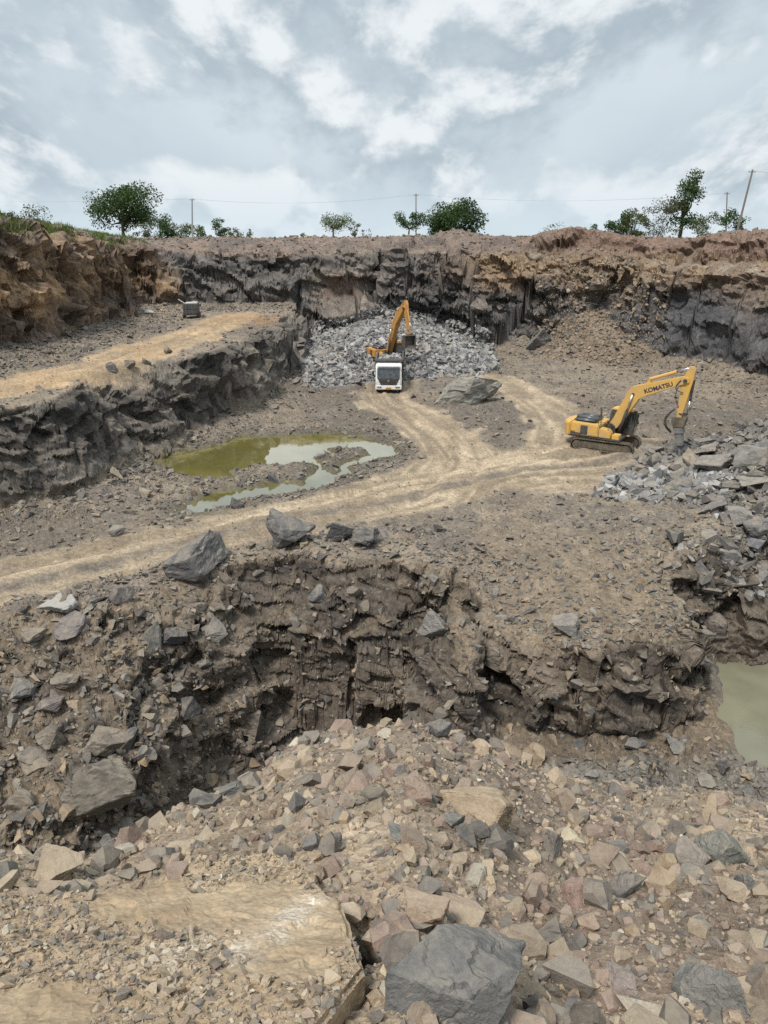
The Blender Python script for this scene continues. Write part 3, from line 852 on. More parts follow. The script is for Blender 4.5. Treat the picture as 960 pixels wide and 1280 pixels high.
# by the haul road
hero((206, 676, 291, 738), 412, (.125, .122, .12), 'biggest dark grey boulder at the edge of the haul road', planes=12, depth=.8)
hero((331, 642, 395, 698), 11, (.15, .145, .14), 'grey angular boulder beside the haul road, between the largest one and a dark pair', planes=14)
hero((405, 653, 444, 683), 15, (.085, .083, .08), 'low flat dark rock leaning towards an upright dark block by the road', planes=11)
hero((438, 648, 474, 694), 21, DK, 'upright dark block right of a low flat rock by the road', planes=10, depth=.7)
hero((135, 657, 157, 673), 23, MG, 'small grey boulder alone on the near verge of the sandy road at left')
hero((288, 623, 306, 638), 24, DK, 'dark rock standing at the near shore of the pond')
hero((335, 594, 352, 607), 25, DK, 'dark rock on the muddy spit inside the pond')
hero((436, 543, 446, 552), 26, DK, 'little dark stone at the far right shore of the pond')
hero((543, 472, 627, 514), 418, (.24, .23, .205), 'huge pale wedge shaped boulder on the floor right of the truck', planes=13, depth=.6, sink=.22, hmin=.42, flatten=True)
hero((655, 408, 690, 443), 29, (.17, .165, .16), 'grey block resting against the foot of the far wall', planes=10, depth=.6)
hero((205, 433, 216, 445), 30, BR, 'small pointed brown stone on the edge of the upper road')
hero((178, 449, 189, 458), 31, BR, 'brown stone near the edge of the bench, left of the pointed one')
hero((133, 456, 146, 467), 32, DK, 'dark stone at the left end of the row along the bench edge')
hero((156, 452, 170, 462), 33, BR, 'low brown stone, second from the left in the row along the bench edge')
hero((180, 388, 194, 395), 34, (.55, .54, .5), 'white lump lying left of the compressor trailer', depth=.6)
# slope at the left of the lower pit
hero((50, 751, 101, 774), 35, (.36, .35, .34), 'pale whitish flat block on the crest of the left slope', planes=10)
hero((68, 773, 112, 806), 36, (.155, .14, .14), 'purplish grey boulder just below the pale whitish flat block')
hero((30, 793, 62, 808), 37, BR, 'brown flat rock left of the purplish grey boulder')
hero((14, 857, 49, 882), 38, GR, 'grey angular rock near the left edge of the slope')
hero((66, 845, 101, 868), 39, BR, 'tan topped rock on the left slope under the purplish boulder')
hero((46, 876, 82, 898), 40, (.16, .135, .13), 'pinkish brown slab shaped rock low on the left slope')
hero((48, 905, 85, 945), 41, BR, 'brown block above the large overhanging rock on the left slope')
hero((75, 945, 170, 1040), 42, (.13, .117, .10), 'large dark overhanging block at the bottom of the left slope', planes=9, depth=.8, tilt=(.25, .2))
hero((105, 906, 165, 950), 43, BR, 'brown boulder on the shoulder of the overhanging block')
hero((205, 790, 236, 818), 44, DK, 'dark grey square rock below the biggest roadside boulder')
hero((228, 757, 262, 783), 45, BR, 'brown angular block directly under the biggest roadside boulder')
hero((385, 735, 412, 762), 46, GR, 'grey wedge sticking out of the pit bank left of centre')
hero((430, 735, 455, 760), 47, BR, 'small brown block beside the grey wedge on the pit bank')
hero((185, 930, 215, 962), 48, BR, 'brown rock jutting from the dirt fan on the left slope')
hero((290, 885, 330, 930), 49, BR, 'brown block at the mouth of the dark pit corner')
hero((520, 760, 570, 805), 50, MG, 'grey brown boulder jutting from the pit wall under its lip', depth=.6, planes=10)
hero((530, 890, 565, 930), 51, GR, 'grey boulder on the pit floor behind the heap crest', planes=11)
hero((600, 820, 640, 862), 52, BR, 'bulging brown block low in the middle of the pit wall', depth=.5)
hero((688, 765, 722, 802), 53, MG, 'grey block hanging at the lip of the pit wall', depth=.5)
# right hand block heap and the pool
RB = [((917, 556, 960, 599), 60, (.22, .21, .19), 'broad pale block at the right edge, highest in the heap', 10), ((866, 570, 915, 602), 61, MG, 'wide flat grey slab lying across the right hand heap', 10),
      ((917, 600, 962, 620), 62, LG, 'long flat pale slab under the highest block at right', 9), ((904, 632, 936, 666), 63, LG, 'pale tilted block standing low in the right hand heap', 9),
      ((873, 622, 906, 648), 64, MG, 'grey wedge left of the pale tilted block', 10), ((866, 549, 894, 568), 65, MG, 'grey block behind the wide flat slab, near the hammer', 11),
      ((894, 610, 920, 634), 66, LG, 'squarish pale block in the middle of the right hand heap', 11), ((925, 655, 960, 682), 67, GR, 'dark grey boulder below the pale tilted block at the right edge', 12),
      ((895, 694, 922, 720), 68, GR, 'grey boulder on the steep bank above the green pool', 12), ((930, 728, 958, 752), 69, MG, 'rounded grey rock above the green pool at right', 13),
      ((908, 712, 930, 738), 70, BR, 'brown rock in the bank between two grey ones above the pool', 12), ((870, 776, 905, 812), 71, (.14, .12, .11), 'purplish block at the corner where the pit wall meets the pool', 10),
      ((918, 785, 940, 805), 72, GR, 'dark rock at the water line under the bank of the green pool', 12), ((780, 922, 806, 946), 73, GR, 'grey block on the pit floor, left of a larger one near the pool', 11),
      ((826, 920, 862, 946), 74, GR, 'dark squared block on the pit floor close to the green pool', 10), ((941, 893, 962, 906), 75, GR, 'flat stone standing in the shallow water at the right edge', 12),
      ((905, 890, 922, 904), 76, GR, 'small stone at the shore of the green pool, left of the flat one', 12)]
for b, s, c_, lab, pl_ in RB:
    hero(b, s, c_, lab, planes=pl_, sink=.12)
# the near heap
NB = [((548, 978, 645, 1058), 80, (.33, .255, .175), 'large tan boulder in the middle of the near heap', 10, .8), ((502, 968, 541, 1010), 81, PK, 'pink stone left of the large tan boulder', 13, .8),
      ((548, 1010, 580, 1043), 82, (.17, .165, .15), 'grey stone leaning against the large tan boulder', 11, .7), ((669, 1019, 702, 1090), 83, (.21, .19, .165), 'tall grey brown stone standing right of the large tan boulder', 11, .8),
      ((699, 1034, 730, 1057), 84, (.50, .44, .31), 'pale yellow lump right of the tall grey brown stone', 14, .9), ((652, 1082, 686, 1136), 85, PK, 'upright pink stone left of a broader pink one', 13, .8),
      ((694, 1096, 744, 1146), 86, (.29, .20, .17), 'broad pink boulder in front of the tall grey brown stone', 13, .9), ((762, 1078, 804, 1137), 87, (.15, .14, .13), 'pointed grey wedge right of the broad pink boulder', 9, .6),
      ((866, 1031, 937, 1090), 88, (.18, .18, .16), 'flat topped greenish grey block at the right of the heap', 9, .8), ((838, 1178, 932, 1284), 89, (.17, .165, .155), 'big cracked grey boulder in the lower right corner', 11, .8),
      ((468, 1156, 646, 1310), 231, (.145, .143, .138), 'very large grey boulder at the bottom edge', 10, .75), ((752, 1208, 796, 1252), 91, (.25, .21, .195), 'pinkish grey stone left of the big cracked boulder', 13, .9),
      ((268, 974, 308, 1000), 92, (.125, .125, .122), 'dark flat stone on the left part of the heap crest', 10, .8), ((127, 1043, 154, 1070), 93, (.12, .118, .115), 'dark cube like stone on the heap crest far left', 11, .8),
      ((143, 1113, 224, 1148), 94, (.18, .18, .165), 'grey green stone wedged behind the wide tan slab', 10, .7), ((338, 948, 374, 972), 95, TN, 'flat tan stone on the heap crest left of its top', 12, .9),
      ((612, 918, 655, 950), 96, (.31, .24, .175), 'tan stone on the heap crest right of its top', 12, .9), ((916, 1086, 962, 1128), 97, (.17, .165, .155), 'dark slab shaped stone at the right edge of the heap', 10, .8),
      ((420, 942, 456, 968), 98, (.25, .195, .15), 'brown flat stone under the top of the heap crest', 11, .9), ((420, 966, 456, 988), 99, (.23, .185, .145), 'brown stone just below another flat one near the crest', 11, .9),
      ((842, 1050, 885, 1092), 100, (.27, .235, .2), 'pale brown stone left of the flat topped greenish block', 12, .8), ((375, 1072, 408, 1112), 101, (.25, .19, .14), 'upright brown stone behind the wide tan slab', 11, .6),
      ((290, 1040, 314, 1068), 102, (.24, .215, .18), 'rounded grey tan stone in the left half of the heap', 14, .9), ((376, 1040, 402, 1068), 103, (.16, .148, .14), 'dark rounded stone in the centre left of the heap', 14, .9),
      ((404, 1032, 428, 1070), 104, (.17, .15, .135), 'dark stone right of a dark rounded one', 12, .8), ((720, 1140, 748, 1168), 105, PK, 'small pink stone under the broad pink boulder', 13, .9),
      ((502, 1110, 562, 1165), 106, (.31, .235, .17), 'dusty tan stone above the very large grey boulder', 12, .9), ((20, 1228, 48, 1270), 107, (.42, .35, .25), 'pale crumbly stone lying in the lower left corner', 14, .9),
      ((484, 1030, 514, 1052), 108, (.19, .19, .175), 'grey green stone below the pink one left of centre', 12, .9), ((946, 1160, 968, 1200), 109, (.2, .195, .175), 'grey stone cut by the right edge of the picture', 12, .9)]
for b, s, c_, lab, pl_, dep in NB:
    hero(b, s, c_, lab, planes=pl_, depth=dep, near=True, sink=.30, rough=.045, name='boulder' if b[2] - b[0] > 60 else 'stone', cat='boulder' if b[2] - b[0] > 60 else 'stone', res=.08 if b[2] - b[0] > 60 else .13)

# the wide tan slab in the lower left corner and the thinner one behind it
def slab(pix, lift, thick, col, label, seed):
    pts = []
    for px, py in pix:
        X, Y, Z, t = hit(px, py, .8)
        pts.append((X, Y, Z))
    pts = np.array(pts)
    A = np.c_[pts[:, :2], np.ones(len(pts))]; co, *_ = np.linalg.lstsq(A, pts[:, 2], rcond=None)
    c0 = pts.mean(0); c0[2] = c0[0] * co[0] + c0[1] * co[1] + co[2]
    bm = bmesh.new()
    vs = [bm.verts.new((p[0] - c0[0], p[1] - c0[1], (p[0] - c0[0]) * co[0] + (p[1] - c0[1]) * co[1] + lift)) for p in pts]
    f = bm.faces.new(vs)
    if f.normal.z < 0: f.normal_flip()
    bm.normal_update()
    r = bmesh.ops.extrude_face_region(bm, geom=[f])
    ev = [g for g in r['geom'] if isinstance(g, bmesh.types.BMVert)]
    for v in vs: v.co.z -= thick; v.co.x *= .97; v.co.y *= .97
    bmesh.ops.recalc_face_normals(bm, faces=bm.faces)
    bmesh.ops.bevel(bm, geom=list(bm.edges), offset=.018, segments=2, affect='EDGES', clamp_overlap=True)
    bmesh.ops.triangulate(bm, faces=bm.faces)
    for _ in range(7):
        e = [e for e in bm.edges if e.calc_length() > .035]
        if not e or len(bm.verts) > 14000: break
        bmesh.ops.subdivide_edges(bm, edges=e, cuts=1)
        bmesh.ops.triangulate(bm, faces=[f for f in bm.faces if len(f.verts) > 3])
    bm.normal_update(); bm.verts.index_update()
    V = np.array([v.co[:] for v in bm.verts]); N = np.array([v.normal[:] for v in bm.verts]); T = np.array([[v.index for v in f.verts] for f in bm.faces]); bm.free()
    f1, _ = facet(V + seed, (.22, .22, .16), seed, .7, .6); f2, _ = facet(V + seed, (.07, .07, .05), seed + 1, .7, .6)
    h = fbm3(V[:, 0] * 4 + seed, V[:, 1] * 4, V[:, 2] * 4, 4, seed)
    V = V + N * (.012 * f1 + .008 * f2 + .012 * h)[:, None]
    white = np.zeros(len(V))
    for px, py, r_ in ((372, 1178, .07), (392, 1155, .05), (235, 1250, .09), (300, 1238, .07), (350, 1208, .05)):
        q_ = np.array(hit(px, py, .8)[:2]); white = np.maximum(white, np.exp(-((V[:, 0] + c0[0] - q_[0]) ** 2 + ((V[:, 1] + c0[1] - q_[1]) / 1.5) ** 2) / r_ ** 2) * .85)
    o = link('stone_slab', np_mesh('stone_slab', V, T, M['slab'], False, np.stack([np.clip(white, 0, 1)] * 3, 1)))
    o.location = c0
    tag(o, label, 'slab')
    return o, V + c0, T

def mat_slab():
    t = NT('dusty_slab'); g = t.new('ShaderNodeNewGeometry').outputs['Position']
    a = t.noise(g, 2.4, 6, .65, .4); b = t.noise(g, 13, 6, .7); p = t.noise(g, 70, 3, .7); q = t.noise(g, 1.5, 5, .6, .8)
    c = t.mix(t.ramp(a, .35, .65), (.29, .215, .138), (.41, .32, .215))
    c = t.mix(t.ramp(b, .50, .66, 0, .75), c, (.22, .165, .115))
    wq = t.math('MULTIPLY', t.ramp(q, .53, .62), t.ramp(b, .35, .55, .3, 1))
    wm = t.new('ShaderNodeAttribute', attribute_name='Col').outputs['Color']; ws = t.new('ShaderNodeSeparateColor'); t.l(wm, ws.inputs[0])
    wq = t.math('MULTIPLY', ws.outputs[0], t.ramp(p, .30, .6)); wq = t.math('MULTIPLY', wq, t.ramp(b, .38, .55, .15, 1))
    c = t.mix(t.math('MULTIPLY', wq, .9), c, (.64, .60, .52))
    c = t.scale(c, t.ramp(p, .3, .7, .82, 1.18))
    t.l(c, t.b.inputs['Base Color']); t.b.inputs['Roughness'].default_value = .95; set_spec(t.b, .15)
    v = t.vor(g, 42); v2 = t.vor(g, 18)
    n = t.bump(b, .4, .008); n = t.bump(v2, .5, .008, n); n = t.bump(v, .6, .006, n); n = t.bump(p, .4, .004, n)
    t.l(n, t.b.inputs['Normal'])
    return t.m
M['slab'] = mat_slab()
so, SV, ST = slab(SLABPIX, .14, .36,
                  (.36, .28, .19), 'wide dusty tan slab with white patches in the lower left corner', 3)
s2 = slab([(192, 1116), (197, 1104), (262, 1086), (345, 1078), (375, 1088), (372, 1100), (306, 1110), (250, 1121), (205, 1127)], .07, .16, (.3, .23, .16), 'thin tan ledge with a dark gap under it behind the wide slab', 4)
# crumbs lying on the slab
rng = np.random.default_rng(77)
SV2, ST2 = s2[1], s2[2]; ST = np.concatenate([ST, ST2 + len(SV)]); SV = np.concatenate([SV, SV2])
tn = np.cross(SV[ST[:, 1]] - SV[ST[:, 0]], SV[ST[:, 2]] - SV[ST[:, 0]]); ta = np.linalg.norm(tn, axis=1); up = tn[:, 2] / (ta + 1e-9) > .6
cdf = np.cumsum(ta * up * (fbm2(SV[ST[:, 0], 0] * 3, SV[ST[:, 0], 1] * 3, 3, 5) > -.25)); k = np.searchsorted(cdf, rng.random(12000) * cdf[-1])
uv = rng.random((12000, 2)); uv = np.where(uv.sum(1, keepdims=True) > 1, 1 - uv, uv)
p = SV[ST[k, 0]] + (SV[ST[k, 1]] - SV[ST[k, 0]]) * uv[:, :1] + (SV[ST[k, 2]] - SV[ST[k, 0]]) * uv[:, 1:]
o = link('gravel', stones_mesh('gravel', p, tn[k] / ta[k][:, None], sizes(12000, .004, .05, rng, 2.5), palette(12000, rng, TANS, [5, 3, 4, 2, 1, 1, 2, 1]), M['pebble'], rng, .4, .25))
tag(o, 'crumbs of tan stone lying on the wide slab', 'gravel', kind='stuff')

# ------------------------------------------------------------------ the larger loose stones, one object each
def singles(n, weight, lo, hi, cols, probs, label, group, seed, near=False, flat=.55, sink=.22, name='stone', cat='stone', power=2.0, minpix=0):
    rng = np.random.default_rng(seed)
    idx, p = pick(weight, n, rng); s = sizes(n, lo, hi, rng, power)
    c_ = palette(n, rng, cols, probs, .12); Rm = rand_rot(n, rng, G['n'][idx], flat)
    for i in range(n):
        me = stone_mesh(200 + int(rng.integers(0, 12)) + (20 if near else 0), near, 12 + int(rng.integers(0, 2)), .22)
        o = link(name, me)
        sc = (s[i], s[i] * rng.uniform(.6, .95), s[i] * rng.uniform(.4, .75))
        o.scale = sc
        o.rotation_euler = Matrix(Rm[i].tolist()).to_euler()
        o.location = p[i] + G['n'][idx[i]] * sc[2] * (.5 - sink)
        o.color = (*[float(v) for v in c_[i]], 1)
        tag(o, label, cat, group)

singles(110, hw * inv ** .9 * (G['hs'] < 1.001) * (G['dist'] > 2.4), .09, .27, TANS, [4, 3, 1.5, 3, 3, 3, 1, .4], 'angular stone half sunk in the tan gravel of the near heap', 'larger stones on the near heap', 301, True, .4, .28)
singles(64, pw * (G['kl'] > .4) * notwater * inv, .7, 1.5, GREYS + BROWNS, [4, 3, 1, 3, .5, 3, 1, 2, 1, 2], 'grey brown block lying on the rubble slope at the left of the pit', 'blocks on the left slope of the pit', 302, False, .5)
singles(105, (np.hypot(G['c'][:, 0] - 19.2, G['c'][:, 1] - 48.0) > 2.0) * ((G['blk'] > .6) | ((G['kr'] > .5) & (G['dq'] > -1.5) & (G['cls'] == 5))) * notwater * 1.0, .8, 2.1, GREYS + [LG], [5, 5, 2, 3, 1, 1], 'angular grey block in the heap between the hammer and the green pool', 'blocks in the right hand heap', 303, False, .3)
singles(26, pw * (G['kl'] < .4) * (G['dq'] > 2.5) * notwater * (G['rockf'] < .4), .6, 1.2, GREYS + BROWNS, [3, 3, 1, 3, 1, 2, 1, 1, 1, 1], 'broken block lying at the foot of the pit wall', 'blocks on the pit floor', 304, False, .5)
singles(22, fw * (G['db'] > 1.2) * (G['db'] < 6) * (G['road'] < .1), .5, 1.1, GREYS, [3, 3, 1, 3, 1], 'fallen dark block at the foot of the rock bench', 'blocks fallen from the bench', 305, False, .5)
singles(14, (G['inpile'] > .5) * (G['dw'] < -.5) * 1.0, 1.1, 1.7, FRESH, [3, 3, 2, 1, 1], 'large pale block in the blasted stone heap below the far wall', 'blocks in the blasted heap', 306, False, .3)
# ------------------------------------------------------------------ machines
class MB:
    """collects shapes into one mesh"""
    def __init__(s): s.bm = bmesh.new()
    def _add(s, b, mat=None):
        if mat is not None: bmesh.ops.transform(b, matrix=mat, verts=b.verts)
        bmesh.ops.recalc_face_normals(b, faces=b.faces)
        me = bpy.data.meshes.new('tmp'); b.to_mesh(me); b.free(); s.bm.from_mesh(me); bpy.data.meshes.remove(me)
        return s
    def box(s, c, d, bev=.02, rot=(0, 0, 0), taper=None):
        b = bmesh.new(); bmesh.ops.create_cube(b, size=1)
        for v in b.verts:
            v.co = Vector((v.co.x * d[0], v.co.y * d[1], v.co.z * d[2]))
            if taper and v.co.z > 0: v.co.x *= taper[0]; v.co.y *= taper[1]
        if bev: bmesh.ops.bevel(b, geom=list(b.edges), offset=bev, segments=2, affect='EDGES', clamp_overlap=True)
        return s._add(b, Matrix.Translation(c) @ Euler(rot).to_matrix().to_4x4())
    def prism(s, pts, y0, y1, bev=.02, axis='y'):
        b = bmesh.new()
        f = {'y': lambda p, q: (p[0], q, p[1]), 'x': lambda p, q: (q, p[0], p[1]), 'z': lambda p, q: (p[0], p[1], q)}[axis]
        va = [b.verts.new(f(p, y0)) for p in pts]; vb = [b.verts.new(f(p, y1)) for p in pts]
        b.faces.new(va); b.faces.new(vb[::-1])
        for i in range(len(pts)):
            j = (i + 1) % len(pts); b.faces.new((va[i], vb[i], vb[j], va[j]))
        bmesh.ops.recalc_face_normals(b, faces=b.faces)
        if bev: bmesh.ops.bevel(b, geom=list(b.edges), offset=bev, segments=2, affect='EDGES', clamp_overlap=True)
        return s._add(b)
    def cyl(s, p0, p1, r, r2=None, n=18, bev=0):
        p0, p1 = Vector(p0), Vector(p1); d = p1 - p0
        b = bmesh.new(); bmesh.ops.create_cone(b, cap_ends=True, segments=n, radius1=r, radius2=r if r2 is None else r2, depth=d.length)
        if bev: bmesh.ops.bevel(b, geom=[e for e in b.edges if len(e.link_faces) == 2 and e.calc_face_angle(0) > 1], offset=bev, segments=2, affect='EDGES')
        return s._add(b, Matrix.Translation((p0 + p1) / 2) @ d.to_track_quat('Z', 'Y').to_matrix().to_4x4())
    def tube(s, pts, r, n=8):
        for a, b in zip(pts[:-1], pts[1:]): s.cyl(a, b, r, n=n)
        return s
    def arc(s, p0, p1, sag, r, n=10, seg=8):
        p0, p1, sag = Vector(p0), Vector(p1), Vector(sag)
        return s.tube([p0.lerp(p1, i / n) + sag * (4 * (i / n) * (1 - i / n)) for i in range(n + 1)], r, seg)
    def build(s, name, mat, parent=None, xf=None, smooth=False):
        if xf is not None: bmesh.ops.transform(s.bm, matrix=xf, verts=s.bm.verts)
        me = bpy.data.meshes.new(name); s.bm.to_mesh(me); s.bm.free()
        me.polygons.foreach_set('use_smooth', np.full(len(me.polygons), smooth, bool))
        me.materials.append(mat)
        return link(name, me, parent)

def text(body, name, size, mat, loc, rot, parent, ex=.006, bold=.0):
    cu = bpy.data.curves.new('lettering', 'FONT'); cu.body = body; cu.size = size; cu.extrude = ex; cu.align_x = 'CENTER'; cu.align_y = 'CENTER'; cu.offset = bold
    tmp = bpy.data.objects.new('lettering', cu); COL.objects.link(tmp)
    dg = bpy.context.evaluated_depsgraph_get(); dg.update()
    me = bpy.data.meshes.new_from_object(tmp.evaluated_get(dg))
    bpy.data.objects.remove(tmp); bpy.data.curves.remove(cu)
    me.transform(Matrix.LocRotScale(Vector(loc), rot, None))
    me.materials.clear(); me.materials.append(mat)
    return link(name, me, parent)

M['yellow'] = paint('excavator_yellow', (.60, .35, .075), .5, 0, .95, (.36, .28, .18), 1.3)
M['orange'] = paint('excavator_orange', (.50, .235, .04), .5, 0, .8, (.32, .24, .16), 1.6)
M['black'] = paint('dark_rubber_and_frame', (.028, .028, .03), .6, 0, .6, (.16, .135, .105), 2.5)
M['steel'] = paint('worn_steel', (.11, .10, .092), .5, .4, .7, (.24, .20, .15), 2.5)
M['trackm'] = paint('dusty_track_steel', (.075, .066, .056), .6, .2, .9, (.26, .205, .14), 1.7)
M['hammer'] = paint('grey_hammer_steel', (.17, .17, .168), .55, .2, .7, (.30, .28, .25), 2.2)
M['chrome'] = paint('chrome_rod', (.62, .64, .66), .22, 1.0, .1)
M['navy'] = paint('navy_lettering', (.02, .025, .06), .5, 0, .3, (.3, .2, .08), 4)
M['white'] = paint('white_cab_paint', (.70, .71, .70), .4, 0, .45, (.40, .34, .27), 1.8)
M['greyp'] = paint('dark_grey_paint', (.06, .063, .067), .5, 0, .5, (.2, .17, .13), 2)
M['plate'] = paint('orange_plate', (.62, .27, .03), .5, 0, .2)
M['cover'] = paint('glossy_dark_cover', (.05, .055, .06), .25, 0, .5, (.24, .24, .23), 2.2, .6)
M['pale'] = paint('pale_panel', (.5, .5, .48), .5, 0, .4)
def mat_glass(name, col, rough=.06):
    t = NT(name); t.b.inputs['Base Color'].default_value = (*col, 1); t.b.inputs['Roughness'].default_value = rough; set_spec(t.b, .8)
    g = t.new('ShaderNodeTexCoord').outputs['Object']
    t.l(t.mix(t.ramp(t.noise(g, 3, 4), .4, .7, 0, .5), col, (.17, .155, .13)), t.b.inputs['Base Color'])
    t.b.inputs['Coat Weight'].default_value = .3
    return t.m
M['glass'] = mat_glass('dusty_dark_glass', (.022, .035, .042))

def stadium(L, r, n=12, k=1.0):
    pts = []
    for i in range(n + 1):
        a = -math.pi / 2 + math.pi * i / n; pts.append((L / 2 - r + r * math.cos(a), r + r * math.sin(a)))
    for i in range(n + 1):
        a = math.pi / 2 + math.pi * i / n; pts.append((-L / 2 + r + r * math.cos(a), r + r * math.sin(a)))
    return pts

def excavator(loc, yaw, track_yaw, body, label, tool, boom, arm, lettering=None, group=None):
    """boom and arm outlines are side views (reach, height); x is the reach, y the left side"""
    root = empty('excavator', loc, yaw, label=label, cat='excavator', group=group)
    T = Matrix.Rotation(track_yaw - yaw, 4, 'Z')
    for s in (1, -1):
        y = s * 1.12
        tr = MB(); L, r = 4.15, .42
        loop = stadium(L, r, 14)
        per = [math.dist(loop[i], loop[(i + 1) % len(loop)]) for i in range(len(loop))]; tot = sum(per); n = 46
        for q in range(n):
            d = tot * q / n; i = 0
            while d > per[i]: d -= per[i]; i += 1
            a, b = loop[i], loop[(i + 1) % len(loop)]; f = d / per[i]
            px, pz = a[0] + (b[0] - a[0]) * f, a[1] + (b[1] - a[1]) * f
            an = math.atan2(b[1] - a[1], b[0] - a[0])
            tr.box((px, y, pz), (tot / n * .92, .58, .05), .008, (0, -an, 0))
            tr.box((px + .03 * math.sin(an), y, pz - .03 * math.cos(an)), (.03, .58, .07), 0, (0, -an, 0))
        t = tr.build('track', M['trackm'], root, T)
        fr = MB(); fr.prism([(p[0] * .93, .07 + p[1] * .84) for p in stadium(L * .97, r * .9, 6)], y - .2, y + .2, .03)
        fr.box((0, y + s * .215, .42), (2.6, .05, .3), .02)
        fr.build('track_frame', M['trackm'], t, T)
        wh = MB()
        for e in (-1, 1):
            wh.cyl((e * (L / 2 - r), y - .24, r), (e * (L / 2 - r), y + .27 * 1, r), r * .78, n=22, bev=.03)
            wh.cyl((e * (L / 2 - r), y - .30, r), (e * (L / 2 - r), y + .31, r), r * .3, n=14)
        wh.build('drive_wheel', M['trackm'], t, T)
        ro = MB()
        for q in range(7): ro.cyl((-1.35 + q * .45, y - .26, .16), (-1.35 + q * .45, y + .26, .16), .11, n=12)
        ro.build('roller', M['steel'], t, T)
    u = MB(); u.box((0, 0, .55), (1.9, 1.7, .36), .05); u.cyl((0, 0, .70), (0, 0, .92), .62, n=28)
    u.build('undercarriage', M['trackm'], root, T)
    # upper body
    d = MB(); d.box((-.55, 0, 1.0), (3.6, 2.5, .16), .03)
    d.build('deck', M['greyp'], root)
    h = MB(); h.prism([(-2.15, 1.06), (-.2, 1.06), (-.2, 1.86), (-2.15, 1.92)], -1.33, 1.30, .05)
    h.prism([(-.18, 1.06), (.62, 1.06), (.62, 1.35), (.45, 1.62), (-.18, 1.70)], -1.31, -.62, .05)
    hb = h.build('engine_housing', body, root)
    dd = MB()
    for i, (a, b) in enumerate(((-2.05, -1.50), (-.90, -.26))):
        dd.box(((a + b) / 2, -1.337, 1.48), (b - a, .03, .66), .012)
        dd.box((b - .08, -1.356, 1.5), (.05, .02, .14), .005)
    dd.build('access_door', body, hb)
    v = MB()
    for q in range(9): v.box((-1.20, -1.342, 1.20 + q * .065), (.46, .03, .035), .005, (R(30), 0, 0))
    v.box((-1.2, -1.335, 1.46), (.5, .012, .64), 0)
    v.build('vent_grille', M['greyp'], hb)
    cw = MB()
    prof = []
    for q in range(9):
        a = R(-62 + 124 * q / 8); prof.append((-1.9 - .98 * math.cos(a), 1.42 * math.sin(a) / math.sin(R(62))))
    prof = [(-2.17, -1.36)] + prof[::1] + [(-2.17, 1.36)]
    cw.prism(prof, .98, 1.88, .07, 'z')
    cwo = cw.build('counterweight', body, root)
    st = MB()
    st.box((-1.75, -1.362, 1.20), (.78, .012, .085), 0); st.box((-1.95, -1.36, 1.30), (.30, .012, .05), 0)
    st.build('stripe', M['navy'], hb)
    cv = MB(); cv.box((-1.35, .05, 2.02), (1.5, 1.9, .24), .10); cv.cyl((-2.0, -.55, 2.16), (-.45, -.62, 2.14), .16, n=16, bev=.05); cv.cyl((-1.8, -.18, 2.2), (-.6, -.18, 2.2), .17, n=16, bev=.05)
    cv.build('engine_cover', M['cover'], root, smooth=True)
    ex = MB(); ex.cyl((-.75, .75, 2.1), (-.75, .75, 2.55), .06); ex.cyl((-.75, .75, 2.55), (-.82, .75, 2.68), .06)
    ex.build('exhaust_pipe', M['steel'], root)
    rl = MB()
    rl.tube([(-.15, -1.2, 1.7), (-.15, -1.2, 2.15), (.4, -1.2, 2.05), (.4, -1.2, 1.62)], .018)
    rl.tube([(-.25, -1.25, 1.86), (-.25, -1.25, 2.2), (-.25, -.7, 2.2), (-.25, -.7, 1.86)], .018)
    rl.build('handrail', M['greyp'], root)
    # cab on the left
    cb = MB(); cb.prism([(-.05, 1.08), (1.55, 1.08), (1.68, 1.75), (1.45, 2.66), (.1, 2.72), (-.05, 2.4)], .42, 1.30, .05)
    cab = cb.build('cab', M['greyp'], root)
    rf = MB(); rf.prism([(-.02, 2.70), (1.5, 2.66), (1.42, 2.78), (.1, 2.82)], .38, 1.34, .03)
    rf.build('cab_roof', body, cab)
    for yy in (.405, 1.315):
        gl = MB(); gl.prism([(.12, 1.75), (1.05, 1.72), (1.05, 2.55), (.15, 2.6)], yy - .012, yy + .012, 0); gl.prism([(1.12, 1.45), (1.58, 1.75), (1.40, 2.55), (1.12, 2.55)], yy - .012, yy + .012, 0)
        gl.build('window', M['glass'], cab)
    wf = MB(); wf.box((1.61, .86, 2.2), (.02, .74, .86), 0, (0, R(-14), 0)); wf.box((1.655, .86, 1.45), (.02, .70, .55), 0, (0, R(11), 0))
    wf.build('windscreen', M['glass'], cab)
    gb = MB()
    for q in range(7): gb.box((1.66 + .0, .5 + q * .12, 2.2), (.025, .022, .9), 0, (0, R(-14), 0))
    for zz in (1.82, 2.2, 2.58): gb.box((1.665 - (zz - 2.2) * .25, .86, zz), (.03, .8, .025), 0)
    for q in range(8): gb.box((.1 + q * .2, .385, 2.1), (.022, .02, 1.2), 0)
    gb.build('guard_bars', M['trackm'], cab)
    mi = MB(); mi.box((1.62, 1.5, 2.25), (.05, .2, .32), .02); mi.tube([(1.5, 1.32, 2.3), (1.6, 1.48, 2.3)], .015); mi.build('mirror', M['black'], cab)
    tb = MB(); tb.box((.9, .8, 1.02), (1.1, .9, .10), .02); tb.box((.95, -.95, 1.2), (.5, .62, .34), .04)
    tb.build('step_box', body, root)
    # boom, arm and rams
    bo = MB(); bo.prism(boom, -.27, .23, .03)
    bmo = bo.build('boom', body, root)
    edge = MB()
    fz = boom[0]
    for a, b in zip(boom[:-1], boom[1:]):
        pass
